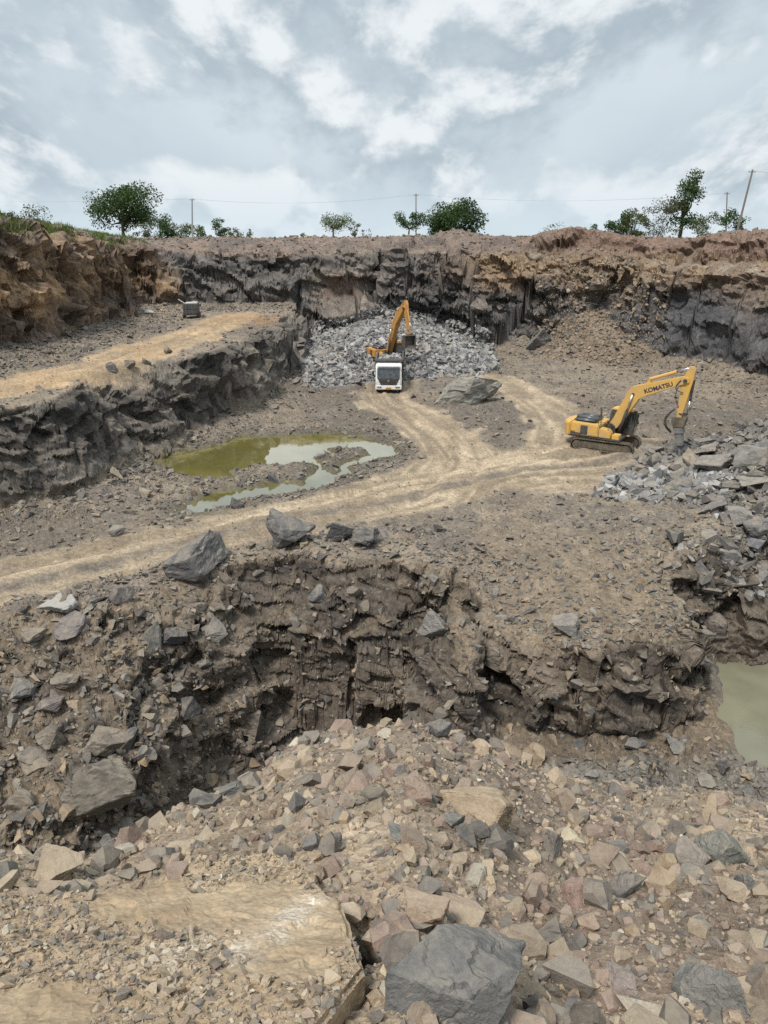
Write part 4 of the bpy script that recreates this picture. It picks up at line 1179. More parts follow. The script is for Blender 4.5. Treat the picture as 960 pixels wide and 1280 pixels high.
    br = MB(); br.cyl((boom[0][0] + .12, -.42, boom[0][1] + .15), (boom[0][0] + .12, .42, boom[0][1] + .15), .13); br.prism([(.05, 1.0), (.75, 1.0), (.6, 1.75), (.3, 1.95), (.1, 1.8)], -.42, -.30, .02); br.prism([(.05, 1.0), (.75, 1.0), (.6, 1.75), (.3, 1.95), (.1, 1.8)], .26, .38, .02)
    br.build('boom_bracket', M['black'], root)
    piv = arm['pivot']; bend = arm['bend']
    pins = MB()
    pins.cyl((piv[0], -.33, piv[1]), (piv[0], .29, piv[1]), .13, n=20); pins.cyl((bend[0], -.31, bend[1]), (bend[0], .27, bend[1]), .10, n=20)
    pins.build('pivot_pin', M['black'], bmo)
    for yy in (-.42, .38):
        c1 = MB(); p0 = Vector((.85, yy, 1.12)); p1 = Vector((bend[0], yy, bend[1])); m_ = p0.lerp(p1, .62)
        c1.cyl(p0, m_, .10, n=16)
        cy = c1.build('boom_cylinder', M['black'], root, smooth=True)
        c2 = MB(); c2.cyl(m_, p1, .055, n=14); c2.build('piston_rod', M['chrome'], cy, smooth=True)
    a_ = MB(); a_.prism(arm['outline'], -.17, .13, .03)
    ao = a_.build('arm', body, root)
    q0 = Vector((*arm['ram0'], 0)).xzy; q1 = Vector((*arm['ram1'], 0)).xzy; m_ = q0.lerp(q1, .64)
    c1 = MB(); c1.cyl(q0, m_, .11, n=16, bev=.02); c1.cyl(q0.lerp(m_, .93), m_, .13, n=16); c1.prism([(arm['ram0'][0] - .25, arm['ram0'][1] - .35), (arm['ram0'][0] + .15, arm['ram0'][1] - .28), (arm['ram0'][0] + .02, arm['ram0'][1] + .12)], -.14, -.08, .01); c1.prism([(arm['ram0'][0] - .25, arm['ram0'][1] - .35), (arm['ram0'][0] + .15, arm['ram0'][1] - .28), (arm['ram0'][0] + .02, arm['ram0'][1] + .12)], .06, .12, .01)
    cy = c1.build('arm_cylinder', body, root)
    c2 = MB(); c2.cyl(m_, q1, .06, n=14); c2.build('piston_rod', M['chrome'], cy, smooth=True)
    b0 = Vector((*arm['tram0'], -.02)).xzy; b1 = Vector((*arm['tram1'], -.02)).xzy; m_ = b0.lerp(b1, .6)
    c1 = MB(); c1.cyl(b0, m_, .085, n=14, bev=.02); cy = c1.build('tool_cylinder', body if tool == 'bucket' else M['black'], root)
    c2 = MB(); c2.cyl(m_, b1, .05, n=12); c2.build('piston_rod', M['chrome'], cy, smooth=True)
    lk = MB(); e = arm['end']
    lk.prism([(e[0] - .05, e[1] + .5), (e[0] + .1, e[1] + .5), (arm['tram1'][0] + .08, arm['tram1'][1]), (arm['tram1'][0] - .05, arm['tram1'][1] - .1)], -.24, -.18, .01)
    lk.prism([(e[0] - .05, e[1] + .5), (e[0] + .1, e[1] + .5), (arm['tram1'][0] + .08, arm['tram1'][1]), (arm['tram1'][0] - .05, arm['tram1'][1] - .1)], .14, .20, .01)
    lk.cyl((e[0], -.3, e[1]), (e[0], .26, e[1]), .08)
    lk.build('linkage', M['black'], root)
    if tool == 'hammer':
        X = Matrix.Translation((e[0], -.02, e[1])) @ Matrix.Rotation(R(arm['tool_tilt']), 4, 'Y')
        hb_ = MB(); hb_.prism([(-.42, .12), (-.1, .22), (.18, .22), (.52, .12), (.45, -.12), (.34, -.42), (-.34, -.42), (-.40, -.1)], -.34, .34, .03)
        ho = hb_.build('breaker_bracket', M['trackm'], root, X)
        h2 = MB(); h2.box((0, 0, -1.05), (.50, .46, 1.3), .06, (0, 0, 0)); h2.box((0, 0, -.62), (.60, .58, .5), .05); h2.box((0, 0, -1.62), (.40, .38, .22), .05)
        for zz in (-.55, -1.0, -1.45):
            for yy in (-.30 if zz > -.8 else -.245,): h2.cyl((.14, yy - .02, zz), (.14, yy + .03, zz), .05, n=10); h2.cyl((-.14, yy - .02, zz), (-.14, yy + .03, zz), .05, n=10)
        ho = h2.build('hydraulic_breaker', M['hammer'], root, X)
        h3 = MB(); h3.cyl((0, 0, -1.65), (0, 0, -2.35), .085); h3.cyl((0, 0, -2.35), (0, 0, -2.55), .085, .02)
        h3.build('chisel', M['hammer'], ho, X)
        for q in range(3):
            hs = MB(); hs.arc((e[0] - .25 - .03 * q, -.26 + .1 * q, e[1] + .75), (e[0] - .36, -.2 + .08 * q, e[1] - .75 - .08 * q), (-.42 - .07 * q, -.1, -.05), .028, 12); hs.build('hose', M['black'], root, smooth=True)
        hs = MB(); hs.arc((e[0] - .02, -.2, piv[1] - .15), (e[0] - .1, -.2, e[1] + .9), (-.30, -.05, .1), .025, 10); hs.build('hose', M['black'], root, smooth=True)
        hs = MB(); hs.arc((piv[0] - .25, -.3, piv[1] + .05), (piv[0] - .05, -.24, piv[1] - .75), (-.35, -.05, -.15), .03, 10)
        hs.build('hose', M['black'], root, smooth=True)
    else:
        X = Matrix.Translation((e[0], -.02, e[1])) @ Matrix.Rotation(R(arm['tool_tilt']), 4, 'Y')
        bk = MB(); outer = [(.25, .05), (-.05, -.02), (-.15, -.35), (-.1, -.75), (.12, -1.05), (.45, -1.15), (.85, -1.05)]
        inner = [(.84, -.99), (.46, -1.08), (.17, -1.0), (-.03, -.73), (-.08, -.36), (.0, -.08), (.25, -.01)]
        bk.prism(outer + inner, -.62, .62, 0); bk.prism(outer + [(.55, -.4)], -.65, -.60, .01); bk.prism(outer + [(.55, -.4)], .60, .65, .01)
        bo2 = bk.build('bucket', M['steel'], root, X)
        for q in range(5):
            tt = MB(); tt.prism([(.82, -1.08), (.84, -.98), (1.08, -1.0)], -.58 + q * .26, -.46 + q * .26, .01); tt.build('tooth', M['steel'], bo2, X)
    if lettering:
        p, ang, size = lettering
        text('KOMATSU', 'lettering', size, M['navy'], (p[0], -.277, p[1]), Euler((R(90), R(-ang), 0)), bmo, .005, .012)
    return root

M1 = (15.35, 51.6); YAW1 = R(-33)
z1 = min(hz1(M1[0] + dx, M1[1] + dy) for dx in (-1, 0, 1) for dy in (-1, 0, 1))
boom1 = [(.28, 1.48), (.12, 1.75), (.42, 2.35), (1.22, 4.25), (1.42, 4.50), (1.75, 4.62), (4.55, 5.48), (4.95, 5.42), (4.98, 5.12), (4.5, 4.92), (2.35, 3.98), (1.95, 3.72), (1.72, 3.3), (.72, 1.62), (.5, 1.45)]
arm1 = dict(pivot=(4.72, 5.22), bend=(1.55, 4.02), outline=[(4.86, 6.12), (5.10, 6.16), (5.26, 5.95), (5.20, 5.35), (5.05, 4.5), (4.74, 2.68), (4.48, 2.62), (4.44, 2.9), (4.46, 4.3), (4.42, 5.0), (4.55, 5.35), (4.72, 5.8)],
            ram0=(2.45, 5.08), ram1=(5.0, 6.08), tram0=(5.20, 5.3), tram1=(5.06, 3.05), end=(4.6, 2.62), tool_tilt=-8)
excavator((M1[0], M1[1], z1 + .02), YAW1, R(-29), M['yellow'], 'yellow tracked excavator with a rock breaker hammer beside the right hand block heap', 'hammer', boom1, arm1, ((3.12, 4.62), 21.5, .40))

M2 = (.35, 83.5); YAW2 = R(-62)
boom2 = [(.28, 1.48), (.12, 1.75), (.42, 2.5), (1.3, 4.6), (1.7, 5.2), (3.5, 6.75), (3.95, 6.85), (4.1, 6.55), (3.75, 6.2), (2.3, 4.7), (1.75, 3.6), (.8, 1.7), (.5, 1.45)]
arm2 = dict(pivot=(3.9, 6.5), bend=(1.6, 4.2), outline=[(3.75, 7.25), (4.1, 7.3), (4.3, 6.9), (4.5, 5.5), (4.82, 4.0), (4.6, 3.9), (4.2, 5.2), (3.75, 6.4)],
            ram0=(2.3, 6.1), ram1=(3.9, 7.2), tram0=(4.35, 6.4), tram1=(5.05, 4.5), end=(4.7, 3.95), tool_tilt=25)
excavator((M2[0], M2[1], hz1(*M2) + .05), YAW2, R(-70), M['orange'], 'orange excavator with a bucket standing behind the truck at the blasted stone heap', 'bucket', boom2, arm2)

# the tipper truck facing us
def truck(loc, yaw):
    r = empty('dump_truck', loc, yaw, label='white tipper truck facing us in front of the blasted stone heap', cat='truck')
    # x is forward, y left
    c = MB(); c.prism([(-1.75, .62), (-.02, .62), (.06, .95), (.04, 1.35), (-.14, 2.30), (-.32, 2.62), (-1.7, 2.68), (-1.8, 2.5)], -1.2, 1.2, .09)
    cab = c.build('cab', M['white'], r)
    w = MB(); w.prism([(.075, 1.37), (-.105, 2.30), (-.125, 2.30), (.05, 1.37)], -1.05, 1.05, 0); w.build('windscreen', M['glass'], cab)
    wp = MB(); wp.tube([(.085, -.7, 1.38), (.0, -.1, 1.75)], .014); wp.tube([(.085, .2, 1.38), (.0, .8, 1.75)], .014); wp.build('wiper', M['black'], cab)
    g = MB(); g.prism([(-1.0, 1.36), (1.0, 1.36), (.72, .78), (-.72, .78)], .055, .09, .01, 'x')
    gr = g.build('grille', M['black'], cab)
    b = MB()
    for q in range(4): b.box((.095, 0, .88 + q * .085), (.02, 1.2 + q * .1, .022), .004)
    b.build('grille_bar', M['greyp'], gr)
    bd = MB(); bd.cyl((.09, 0, 1.18), (.115, 0, 1.18), .085, n=20); bd.build('badge', M['chrome'], gr)
    bm_ = MB(); bm_.prism([(-1.22, .36), (1.22, .36), (1.24, .74), (-1.24, .74)], -.12, .17, .05, 'x')
    bu = bm_.build('bumper', M['white'], r)
    for s in (-1, 1):
        h = MB(); h.box((.165, s * .86, .58), (.05, .46, .19), .03); h.build('headlight', M['glass'], bu)
        l = MB(); l.cyl((.17, s * .86, .58), (.20, s * .86, .58), .075, n=16); l.cyl((.17, s * 1.0, .58), (.198, s * 1.0, .58), .05, n=16); l.build('lamp', M['chrome'], bu)
        d = MB(); d.box((-.9, s * 1.205, 1.45), (1.0, .02, 1.5), .01); dr = d.build('door', M['white'], cab)
        wn = MB(); wn.prism([(-1.3, 1.6), (-.3, 1.55), (-.42, 2.3), (-1.3, 2.35)], s * 1.222 - .006, s * 1.222 + .006, 0); wn.build('window', M['glass'], dr)
        m = MB(); m.box((.05, s * 1.42, 1.85), (.06, .2, .42), .03); m.tube([(-.1, s * 1.2, 2.1), (.05, s * 1.4, 2.05)], .018); m.tube([(-.05, s * 1.2, 1.65), (.05, s * 1.4, 1.66)], .018); m.build('mirror', M['black'], cab)
    p = MB(); p.box((.185, 0, .50), (.02, .52, .15), .006); po = p.build('number_plate', M['plate'], bu)
    t = MB()
    for q in range(6): t.box((.1965, -.17 + q * .068, .50), (.004, .035, .07), 0)
    t.build('plate_mark', M['black'], po)
    vs = MB(); vs.box((-.05, 0, 2.53), (.30, 2.1, .05), .02, (0, R(12), 0)); vs.build('sun_visor', M['white'], cab)
    ch = MB(); ch.box((-3.9, .42, .75), (7.2, .12, .26), .01); ch.box((-3.9, -.42, .75), (7.2, .12, .26), .01); ch.box((-2.4, .85, .65), (.9, .5, .45), .04); ch.build('chassis', M['black'], r)
    # tipper body with a lip over the cab
    side = [(-2.0, 1.1), (-7.6, 1.1), (-7.75, 2.75), (-2.0, 2.75)]
    tb = MB(); tb.box((-4.85, 0, 1.12), (5.6, 2.4, .12), .02)
    for s in (-1, 1):
        tb.prism(side, s * 1.22 - .04, s * 1.22 + .04, .01)
        for q in range(8): tb.box((-2.2 - q * .75, s * 1.29, 1.95), (.1, .08, 1.6), .01)
        tb.box((-4.85, s * 1.27, 2.78), (5.75, .16, .12), .02)
    tb.box((-2.0, 0, 2.0), (.1, 2.5, 1.7), .01); tb.box((-1.55, 0, 2.90), (1.15, 2.62, .07), .01, (0, R(-3), 0)); tb.box((-1.0, 0, 2.86), (.08, 2.62, .16), .02)
    tbo = tb.build('tipper_body', M['greyp'], r)
    ld = MB(); rs_ = np.random.default_rng(4)
    n = 90; pp = np.c_[rs_.uniform(-7.2, -2.3, n), rs_.uniform(-1.0, 1.0, n), np.zeros(n)]; pp[:, 2] = 2.35 + .25 * np.cos(pp[:, 1] * 1.4) + rs_.uniform(-.1, .1, n)
    lo = link('stone_load', stones_mesh('stone_load', pp, np.tile([0, 0, 1.], (n, 1)), sizes(n, .3, .7, rs_), palette(n, rs_, FRESH, [3, 3, 3, 1, 1]), M['chips'], rs_))
    lo.location = loc; lo.rotation_euler = (0, 0, yaw); tag(lo, 'grey broken stone loaded in the tipper truck', 'stone load')
    for x in (-.85, -5.0, -6.35):
        for s in (-1, 1):
            wd_ = .30 if x > -1 else .55
            ty = MB(); ty.cyl((x, s * (1.18 - wd_), .5), (x, s * 1.18, .5), .5, n=28, bev=.05); to = ty.build('wheel', M['black'], r)
            ri = MB(); ri.cyl((x, s * 1.10, .5), (x, s * 1.2, .5), .27, .22, n=20); ri.build('rim', M['steel'], to)
        ax = MB(); ax.cyl((x, -1.0, .5), (x, 1.0, .5), .09); ax.build('axle', M['black'], r)
    mf = MB()
    for s in (-1, 1): mf.box((-1.55, s * 1.0, .55), (.03, .5, .7), .01)
    mf.build('mudguard', M['black'], r)
    return r
tx, ty_ = .42, 71.3
truck((tx, ty_, hz1(tx, ty_ + 1) + .01), R(-92))

# compressor trailer on the bench
cx, cy_, cz, ct = hit(240, 397)
r = empty('compressor_trailer', (cx, cy_, hz1(cx, cy_) - .02), R(8), label='dark compressor trailer parked on the upper road below the far wall', cat='compressor')
b = MB(); b.box((0, 0, 1.0), (1.55, 2.1, 1.05), .06); bo = b.build('body', M['greyp'], r)
b = MB(); b.box((.08, 0, 1.56), (1.25, 1.5, .10), .03); b.box((.35, .1, 1.64), (.55, .6, .08), .02); b.build('lid', M['pale'], bo)
b = MB()
for q in range(5): b.box((-.6 + q * .3, -1.06, 1.0), (.06, .03, .9), .01)
b.box((0, -1.065, 1.0), (1.5, .02, .05), 0); b.build('door_rib', M['black'], bo)
b = MB(); b.box((0, 0, .42), (1.4, 2.2, .14), .02); b.build('chassis', M['black'], r)
for s in (-1, 1):
    for yy in (-.6, .6):
        b = MB(); b.cyl((s * .70, yy, .3), (s * .88, yy, .3), .3, n=20, bev=.04); w = b.build('wheel', M['black'], r)
        b = MB(); b.cyl((s * .86, yy, .3), (s * .90, yy, .3), .15, n=14); b.build('rim', M['steel'], w)
b = MB(); b.tube([(-.6, -.2, 1.5), (-1.25, -.3, 1.95)], .06); b.build('tow_bar', M['pale'], r)
b = MB(); b.cyl((-.35, .5, 1.5), (-.35, .5, 1.95), .06); b.build('exhaust_pipe', M['black'], r)
# ------------------------------------------------------------------ trees and bushes along the rim
def mat_leaf(name, dark, light):
    t = NT(name)
    a = t.new('ShaderNodeAttribute', attribute_name='Col').outputs['Color']
    sep = t.new('ShaderNodeSeparateColor'); t.l(a, sep.inputs[0])
    t.l(t.mix(sep.outputs[0], dark, light), t.b.inputs['Base Color'])
    t.b.inputs['Roughness'].default_value = .6; set_spec(t.b, .3)
    tr = t.new('ShaderNodeBsdfTranslucent'); t.l(t.mix(sep.outputs[0], dark, light), tr.inputs[0])
    mx = t.new('ShaderNodeMixShader'); mx.inputs[0].default_value = .25
    t.l(t.b.outputs[0], mx.inputs[1]); t.l(tr.outputs[0], mx.inputs[2]); t.l(mx.outputs[0], t.out.inputs[0])
    return t.m
LEAF = {'green': mat_leaf('leaf_green', (.030, .060, .016), (.075, .125, .034)), 'olive': mat_leaf('leaf_olive', (.06, .08, .028), (.14, .16, .06)),
        'brown': mat_leaf('leaf_brown', (.06, .055, .035), (.13, .115, .07)), 'dark': mat_leaf('leaf_dark', (.026, .055, .018), (.075, .125, .038))}
M['bark'] = paint('bark', (.085, .068, .05), .9, 0, .4, (.16, .14, .11), 6, .1)

def tree(px, pbase, ptop, pw, Y, kind, label, leaf, seed, name='tree', cat='tree', shape='round', leaves=1500, lean=0.0, ls=.30, group=None, trunk=.28, cover=1.0):
    rng = np.random.default_rng(seed)
    X = at_y(px, pbase, Y)[0]; zg = hz1(X, Y)
    ztop = at_y(px, ptop, Y)[2]; t = Y / ray(px, pbase)[1]; wd = pw / 961 * t
    h = ztop - zg
    root = empty(name, (X, Y, zg - .05), 0, label=label, cat=cat, group=group)
    # crown: clumps of small leaves
    if shape == 'round': c0, rad, nc = np.array([0, 0, h * .60]), np.array([wd * .5, wd * .45, h * .42]), 30
    elif shape == 'flat': c0, rad, nc = np.array([0, 0, h * .70]), np.array([wd * .5, wd * .42, h * .30]), 20
    elif shape == 'bush': c0, rad, nc = np.array([0, 0, h * .45]), np.array([wd * .5, wd * .4, h * .55]), 18
    else: c0, rad, nc = np.array([0, 0, h * .58]), np.array([wd * .42, wd * .36, h * .44]), 26
    nc = max(5, int(nc * cover))
    d = rng.normal(size=(nc, 3)); d /= np.linalg.norm(d, axis=1, keepdims=True)
    rr = rng.uniform(.35, 1.1, nc) ** .7
    cc = c0 + d * rad * rr[:, None]
    cc[:, 0] += lean * (cc[:, 2] / h) * wd
    if shape == 'flat': cc[:, 2] -= .25 * h * (np.abs(d[:, 0]) ** 2) * 0
    cc[:, 2] = np.maximum(cc[:, 2], h * .12 if shape == 'bush' else h * .26)
    rc = rad.mean() * rng.uniform(.30, .58, nc); leaves = int(leaves * (1.0 if leaves > 5000 else 2.0)); ls = ls * (1.0 if leaves > 5000 else .85)
    k = rng.integers(0, nc, leaves)
    q = rng.normal(size=(leaves, 3)); q /= np.linalg.norm(q, axis=1, keepdims=True)
    p = cc[k] + q * (rc[k] * rng.random(leaves) ** .45)[:, None] * np.array([1.1, 1.1, .75])
    m = p[:, 2] > .1; p = p[m]; k = k[m]; n = len(p)
    a = rng.normal(size=(n, 3)); a /= np.linalg.norm(a, axis=1, keepdims=True); b = np.cross(a, rng.normal(size=(n, 3))); b /= np.linalg.norm(b, axis=1, keepdims=True)
    s = ls * rng.uniform(.6, 1.3, n)[:, None]
    V = np.stack([p - a * s * .5, p + b * s * .28, p + a * s * .5, p - b * s * .28], 1).reshape(-1, 3)
    tone = np.clip(rng.uniform(.1, .8, nc)[k] + rng.normal(size=n) * .18, 0, 1)
    c = np.repeat(np.stack([tone] * 3, 1), 4, 0)
    o = link('crown', np_mesh('crown', V, np.arange(n * 4).reshape(-1, 4), LEAF[leaf], False, c), root)
    # trunk and limbs
    tb = MB(); r0 = max(.05, .035 * h) if shape != 'bush' else .04
    top = Vector((lean * wd * .3, 0, h * (trunk + .05)))
    mid = Vector((rng.normal() * .03 * h, 0, h * trunk * .5)) + top * 0
    if shape != 'bush':
        tb.cyl((0, 0, 0), mid, r0, r0 * .85, 9); tb.cyl(mid, top, r0 * .85, r0 * .7, 9)
    for i in rng.permutation(nc)[:min(nc, 12)]:
        e = Vector(cc[i]); s0 = top if shape != 'bush' else Vector((rng.normal() * .1 * wd, 0, 0))
        m_ = s0.lerp(e, .5) + Vector((0, 0, -.04 * h)) + Vector(rng.normal(size=3) * .03 * h)
        tb.cyl(s0, m_, r0 * .5, r0 * .32, 6); tb.cyl(m_, e, r0 * .32, r0 * .1, 6)
    tb.build('trunk' if shape != 'bush' else 'branches', M['bark'], root)
    return root

tree(155, 285, 229, 74, 118, 0, 'largest round green tree standing on the grassy left rim', 'green', 11, leaves=9000, ls=.34)
tree(30, 262, 255, 50, 66, 0, 'low green scrub on top of the near brown cliff', 'green', 12, 'bush', 'bush', 'bush', 350, ls=.18)
tree(201, 292, 266, 38, 135, 0, 'dark bushy tree just right of the largest round tree', 'dark', 13, shape='bush', leaves=1200, ls=.36)
tree(180, 290, 272, 26, 128, 0, 'olive bush under the right side of the largest round tree', 'olive', 14, 'bush', 'bush', 'bush', 700, ls=.3)
tree(226, 294, 278, 40, 150, 0, 'low green bush left of the concrete pole', 'olive', 15, 'bush', 'bush', 'bush', 900, ls=.36)
tree(249, 294, 283, 18, 165, 0, 'small green bush at the foot of the concrete pole', 'green', 16, 'bush', 'bush', 'bush', 400, ls=.36)
tree(275, 294, 271, 21, 140, 0, 'small slim tree right of the concrete pole', 'dark', 17, shape='round', leaves=520, ls=.32, cover=.6)
tree(290, 295, 286, 24, 150, 0, 'low round bush beside the small slim tree', 'olive', 18, 'bush', 'bush', 'bush', 450, ls=.34)
tree(312, 295, 286, 9, 160, 0, 'tiny bush right of the low round one', 'green', 19, 'bush', 'bush', 'bush', 120, ls=.34)
tree(380, 297, 290, 9, 125, 0, 'tiny shrub on the bare rim left of the flat topped tree', 'green', 20, 'bush', 'bush', 'bush', 120, ls=.28)
tree(416, 297, 266, 46, 128, 0, 'flat topped thorn tree with thin pale foliage on the far rim', 'olive', 21, shape='flat', leaves=950, ls=.28, trunk=.4, lean=.06)
tree(444, 297, 276, 15, 128, 0, 'thin small tree right of the flat topped thorn tree', 'olive', 22, shape='tall', leaves=230, ls=.26, cover=.5, trunk=.4)
tree(457, 297, 284, 13, 130, 0, 'sparse twiggy shrub right of the thin small tree', 'brown', 23, 'bush', 'bush', 'bush', 110, ls=.24, cover=.5)
tree(511, 298, 264, 38, 124, 0, 'open leaning tree in front of the thin pole on the far rim', 'green', 24, shape='flat', leaves=850, ls=.32, lean=.05, cover=.8, trunk=.35)
tree(567, 299, 253, 68, 122, 0, 'dense round dark green tree in the middle of the far rim', 'dark', 25, shape='bush', leaves=12000, ls=.34, cover=2.6)
tree(690, 285, 276, 30, 118, 0, 'sparse low twigs on the mound right of the dense tree', 'olive', 26, 'bush', 'bush', 'bush', 120, ls=.28, cover=.6)
tree(773, 287, 262, 30, 112, 0, 'dark green bush at the left end of the right hand thicket', 'dark', 27, 'bush', 'bush', 'bush', 1100, ls=.32)
tree(796, 288, 262, 32, 110, 0, 'lighter green bush left of the brownish one', 'olive', 28, 'bush', 'bush', 'bush', 1100, ls=.32)
tree(828, 288, 246, 46, 108, 0, 'brownish half bare bush in front of the tall tree at right', 'brown', 29, 'bush', 'bush', 'bush', 900, ls=.26, cover=1.2)
tree(850, 288, 218, 46, 111, 0, 'tall narrow tree rising out of the right hand thicket', 'green', 30, shape='tall', leaves=2000, ls=.36, trunk=.3, lean=.1)
tree(884, 286, 264, 34, 108, 0, 'pale green bush left of the small wooden pole', 'olive', 31, 'bush', 'bush', 'bush', 800, ls=.28, cover=.9)
tree(916, 284, 257, 30, 106, 0, 'green bush at the foot of the leaning pole', 'green', 32, 'bush', 'bush', 'bush', 900, ls=.3)
tree(742, 288, 278, 12, 115, 0, 'tiny bush left of the right hand thicket', 'green', 33, 'bush', 'bush', 'bush', 160, ls=.28)

# grass on the left rim
def grass():
    rng = np.random.default_rng(8)
    n = 16000
    x = rng.uniform(-36, -26.5, n); y = rng.uniform(60, 96, n)
    z, w = Hgt(x, y, True)
    ok = (w['dw'] > 1.7) & (fbm2(x / 3, y / 3, 3, 3) > -.15); x, y, z = x[ok], y[ok], z[ok]; n = len(x)
    a = rng.uniform(0, 2 * np.pi, n); h = rng.uniform(.15, .5, n); s = .05
    dx, dy = np.cos(a) * s, np.sin(a) * s
    lx, ly = rng.normal(size=n) * .12, rng.normal(size=n) * .12
    V = np.stack([np.stack([x - dx, y - dy, z - .05], 1), np.stack([x + dx, y + dy, z - .05], 1), np.stack([x + lx, y + ly, z + h], 1)], 1).reshape(-1, 3)
    c = np.repeat(np.clip(rng.normal(.6, .25, n), 0, 1)[:, None] * np.ones(3), 3, 0)
    o = link('grass', np_mesh('grass', V, np.arange(n * 3).reshape(-1, 3), mat_leaf('grass_blade', (.07, .10, .025), (.15, .20, .05)), False, c))
    tag(o, 'green grass growing along the top of the left cliff', 'grass', kind='stuff')
grass()

# ------------------------------------------------------------------ poles and lines
M['concrete'] = paint('pole_concrete', (.33, .33, .32), .85, 0, .4, (.22, .2, .17), 1.5, .2)
M['wood'] = paint('pole_wood', (.17, .15, .13), .85, 0, .4, (.25, .23, .2), 1.5, .2)
def pole(px, pbase, ptop, Y, label, wid, mat, leanx=0.0, arm=True):
    X = at_y(px, pbase, Y)[0]; zg = hz1(X, Y); x2, _, zt = at_y(px + leanx, ptop, Y)
    r = empty('utility_pole', (X, Y, zg - .2), 0, label=label, cat='pole')
    tip = Vector((x2 - X, 0, zt - zg + .2))
    b = MB(); b.cyl((0, 0, 0), tip, wid, wid * .7, 10); b.build('shaft', M[mat], r)
    ends = []
    if arm:
        b = MB(); c = tip * .965; b.box(c, (.8, .07, .07), .01); b.build('crossarm', M['steel'], r)
        b = MB()
        for q in (-.36, 0.0, .36):
            e = c + Vector((q, 0, .14)); b.cyl(c + Vector((q, 0, .04)), e, .05, .04, 8); ends.append(e + Vector((X, Y, zg - .2)))
        b.build('insulator', M['pale'], r)
    return ends
eA = pole(240, 295, 248, 125, 'straight concrete power pole on the far left rim', .14, 'concrete')
eB = pole(520, 299, 242, 128, 'thin straight power pole behind the open leaning tree', .10, 'wood')
eC = pole(909, 288, 240, 118, 'short wooden power pole left of the leaning one', .10, 'wood')
eD = pole(921, 290, 212, 92, 'tall leaning power pole at the right edge of the rim', .13, 'wood', 20)
M['wire'] = paint('wire', (.22, .23, .24), .6, 0, .1)
def wires(ea, eb, label, sag, r=.004):
    b = MB()
    for a, c in zip(ea, eb): b.arc(a, c, (0, 0, -sag), r, 14, 5)
    tag(b.build('power_line', M['wire']), label, 'power line')
off = lambda e, d: [p + Vector(d) for p in e]
wires(off(eA, (-75, 10, 1)), eA, 'power line running left from the concrete pole', .7)
wires(eA, eB, 'power line between the concrete pole and the thin pole', .9)
wires(eB, eC, 'power line from the thin pole to the short wooden pole', 1.0)
wires(eC, eD, 'power line between the short pole and the leaning pole', .5, .004)
wires(eD, off(eD, (30, 8, -1.0)), 'power line running right from the leaning pole', .5, .006)

# ------------------------------------------------------------------ water
def mat_water(name, col, rough, bs, bscale, ior):
    t = NT(name); t.b.inputs['Base Color'].default_value = (*col, 1); t.b.inputs['Roughness'].default_value = rough
    t.b.inputs['IOR'].default_value = 1.4; set_spec(t.b, .3)
    g = t.new('ShaderNodeNewGeometry').outputs['Position']
    mp = t.new('ShaderNodeMapping'); mp.inputs['Scale'].default_value = (1, 1.6, 1); mp.inputs['Rotation'].default_value = (0, 0, .5); t.l(g, mp.inputs[0])
    a = t.noise(mp.outputs[0], bscale, 3, .5); b = t.noise(g, .25, 3, .6)
    t.l(t.mix(t.ramp(b, .35, .65), tuple(v * .8 for v in col), tuple(v * 1.2 for v in col)), t.b.inputs['Base Color'])
    n = t.bump(a, bs, .02); t.l(n, t.b.inputs['Normal'])
    gl = t.new('ShaderNodeBsdfGlossy'); gl.inputs['Roughness'].default_value = rough; t.l(n, gl.inputs['Normal'])
    lw = t.new('ShaderNodeFresnel'); lw.inputs[0].default_value = ior; t.l(n, lw.inputs['Normal'])
    mx = t.new('ShaderNodeMixShader'); t.l(lw.outputs[0], mx.inputs[0]); t.l(t.b.outputs[0], mx.inputs[1]); t.l(gl.outputs[0], mx.inputs[2]); t.l(mx.outputs[0], t.out.inputs[0])
    return t.m
def water(name, poly, z, grow, m, label):
    p = np.array(poly); c = p.mean(0)
    d = p - c; d *= 1 + grow / np.linalg.norm(d, axis=1, keepdims=True)
    q = c + d
    bm = bmesh.new(); f = bm.faces.new([bm.verts.new((a, b, z)) for a, b in q]); bm.normal_update()
    if f.normal.z < 0: f.normal_flip()
    bmesh.ops.triangulate(bm, faces=bm.faces)
    me = bpy.data.meshes.new(name); bm.to_mesh(me); bm.free(); me.materials.append(m)
    tag(link(name, me), label, 'water', kind='structure')
hull = L0([(160, 570), (240, 545), (380, 528), (460, 532), (515, 550), (520, 580), (450, 612), (350, 640), (240, 662), (190, 650)], -.3)
water('water', hull, -.30, 0, mat_water('olive_pond_water', (.21, .185, .055), .025, .02, 2.2, 7.5), 'shallow olive pond with pale sky reflections on the quarry floor')
hull = L0([(820, 800), (960, 780), (1250, 780), (1250, 1000), (960, 985), (880, 970), (840, 920), (820, 850)], -5.0)
water('water', hull, -5.28, 0, mat_water('green_pool_water', (.18, .172, .118), .10, .12, 6.0, 1.33), 'murky green pool in the lower pit at the right')

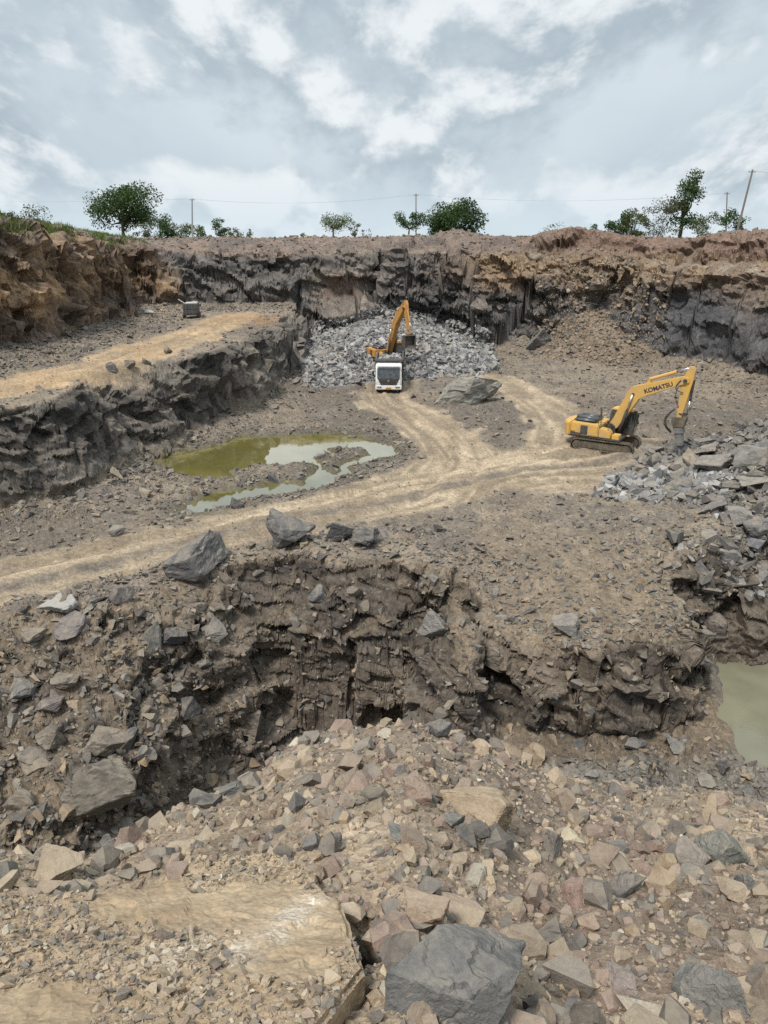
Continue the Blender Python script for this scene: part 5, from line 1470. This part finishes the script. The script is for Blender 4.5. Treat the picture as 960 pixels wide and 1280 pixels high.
# ------------------------------------------------------------------ light and sky
SUN_EL, SUN_AZ = R(58), R(215)        # azimuth clockwise from +Y: behind us on the left
W = bpy.data.worlds.new('World'); SC.world = W; W.use_nodes = True
t = W.node_tree; N_ = t.nodes; N_.clear(); Lk = t.links.new
out = N_.new('ShaderNodeOutputWorld'); bg = N_.new('ShaderNodeBackground'); Lk(bg.outputs[0], out.inputs[0])
sky = N_.new('ShaderNodeTexSky'); sky.sky_type = 'NISHITA'; sky.sun_disc = False; sky.sun_elevation = SUN_EL; sky.sun_rotation = SUN_AZ
sky.air_density = 1.0; sky.dust_density = 2.0
tc = N_.new('ShaderNodeTexCoord'); sx = N_.new('ShaderNodeSeparateXYZ'); Lk(tc.outputs['Generated'], sx.inputs[0])
def m_(op, a, b=None, c=None):
    n = N_.new('ShaderNodeMath'); n.operation = op
    for i, v in enumerate((a, b, c)):
        if v is None: continue
        if isinstance(v, (int, float)): n.inputs[i].default_value = v
        else: Lk(v, n.inputs[i])
    return n.outputs[0]
def mr(f, a, b, c0=0.0, c1=1.0, sm=False):
    n = N_.new('ShaderNodeMapRange'); Lk(f, n.inputs[0])
    if sm: n.interpolation_type = 'SMOOTHSTEP'
    for i, v in ((1, a), (2, b), (3, c0), (4, c1)): n.inputs[i].default_value = v
    return n.outputs[0]
def mixc(f, a, b):
    n = N_.new('ShaderNodeMix'); n.data_type = 'RGBA'
    if isinstance(f, (int, float)): n.inputs[0].default_value = f
    else: Lk(f, n.inputs[0])
    for i, v in ((6, a), (7, b)):
        if isinstance(v, tuple): n.inputs[i].default_value = (*v, 1)
        else: Lk(v, n.inputs[i])
    return n.outputs[2]
zc = m_('MAXIMUM', sx.outputs[2], 0.0)
den = m_('ADD', zc, .55)
cb = N_.new('ShaderNodeCombineXYZ'); Lk(m_('MULTIPLY', m_('DIVIDE', sx.outputs[0], den), 1.35), cb.inputs[0]); Lk(m_('MULTIPLY', sx.outputs[1], .6), cb.inputs[1]); Lk(m_('MULTIPLY', m_('POWER', zc, .85), 2.3), cb.inputs[2])
def nz(scale, det, ro, dist, off, src=None):
    mp = N_.new('ShaderNodeMapping'); Lk(cb.outputs[0] if src is None else src, mp.inputs[0]); mp.inputs['Location'].default_value = off
    n = N_.new('ShaderNodeTexNoise'); Lk(mp.outputs[0], n.inputs['Vector'])
    n.inputs['Scale'].default_value = scale; n.inputs['Detail'].default_value = det; n.inputs['Roughness'].default_value = ro; n.inputs['Distortion'].default_value = dist
    return n.outputs[0]
# heaped clouds: the same field read a little higher up tells the lit tops from the grey undersides
OFF = (4.3, 8.2, 0.6); UP = (4.3, 8.2, 0.6 + .12)
big = nz(3.0, 10, .57, .10, OFF); above = nz(3.0, 10, .57, .10, UP)
veil = nz(.8, 5, .5, .2, (1.3, 2.9, 5.0)); det = nz(5.5, 8, .6, .1, (7.7, 3.1, 2.0)); gap = nz(.9, 7, .55, .1, (2.7, 6.1, 4.0))
slope = m_('SUBTRACT', big, above)                      # positive where the cloud thins upwards: a lit top
dens = mr(big, .36, .56, 0, 1, True)
lit = mr(m_('ADD', slope, m_('MULTIPLY', m_('SUBTRACT', det, .5), .10)), -.075, .085, 0, 1, True)
base = mixc(mr(veil, .38, .62, 0, 1, True), (.47, .565, .64), (.645, .725, .78))
top = mixc(lit, (.38, .465, .53), (.85, .89, .91))
cl = mixc(m_('MULTIPLY', dens, .85), base, top)
hazec = mixc(mr(zc, .0, .075, .7, .0, True), cl, (.66, .765, .83))
# an overcast dome is brighter towards the zenith
vm = N_.new('ShaderNodeVectorMath'); vm.operation = 'SCALE'; Lk(hazec, vm.inputs[0]); Lk(mr(zc, .22, 1.0, 1.0, ZEN, True), vm.inputs[3])
sk = N_.new('ShaderNodeVectorMath'); sk.operation = 'SCALE'; Lk(sky.outputs[0], sk.inputs[0]); sk.inputs[3].default_value = .09
cover = mr(gap, .60, .70, 1.0, .62, True)
Lk(mixc(cover, sk.outputs[0], vm.outputs[0]), bg.inputs[0]); bg.inputs[1].default_value = SKYSTR
sun = bpy.data.lights.new('sun', 'SUN'); sun.energy = SUNSTR; sun.angle = R(12); sun.color = (1, .95, .88)
so_ = bpy.data.objects.new('sun', sun); COL.objects.link(so_)
dv = Vector((math.sin(SUN_AZ) * math.cos(SUN_EL), math.cos(SUN_AZ) * math.cos(SUN_EL), math.sin(SUN_EL)))
so_.rotation_euler = dv.to_track_quat('Z', 'Y').to_euler()
SC.view_settings.view_transform = 'Standard'; SC.view_settings.look = 'None'; SC.view_settings.gamma = 1; SC.view_settings.use_curve_mapping = False
SC.view_settings.exposure = EXPOSURE
SC.cycles.max_bounces = 6; SC.cycles.diffuse_bounces = 3; SC.cycles.use_denoising = False
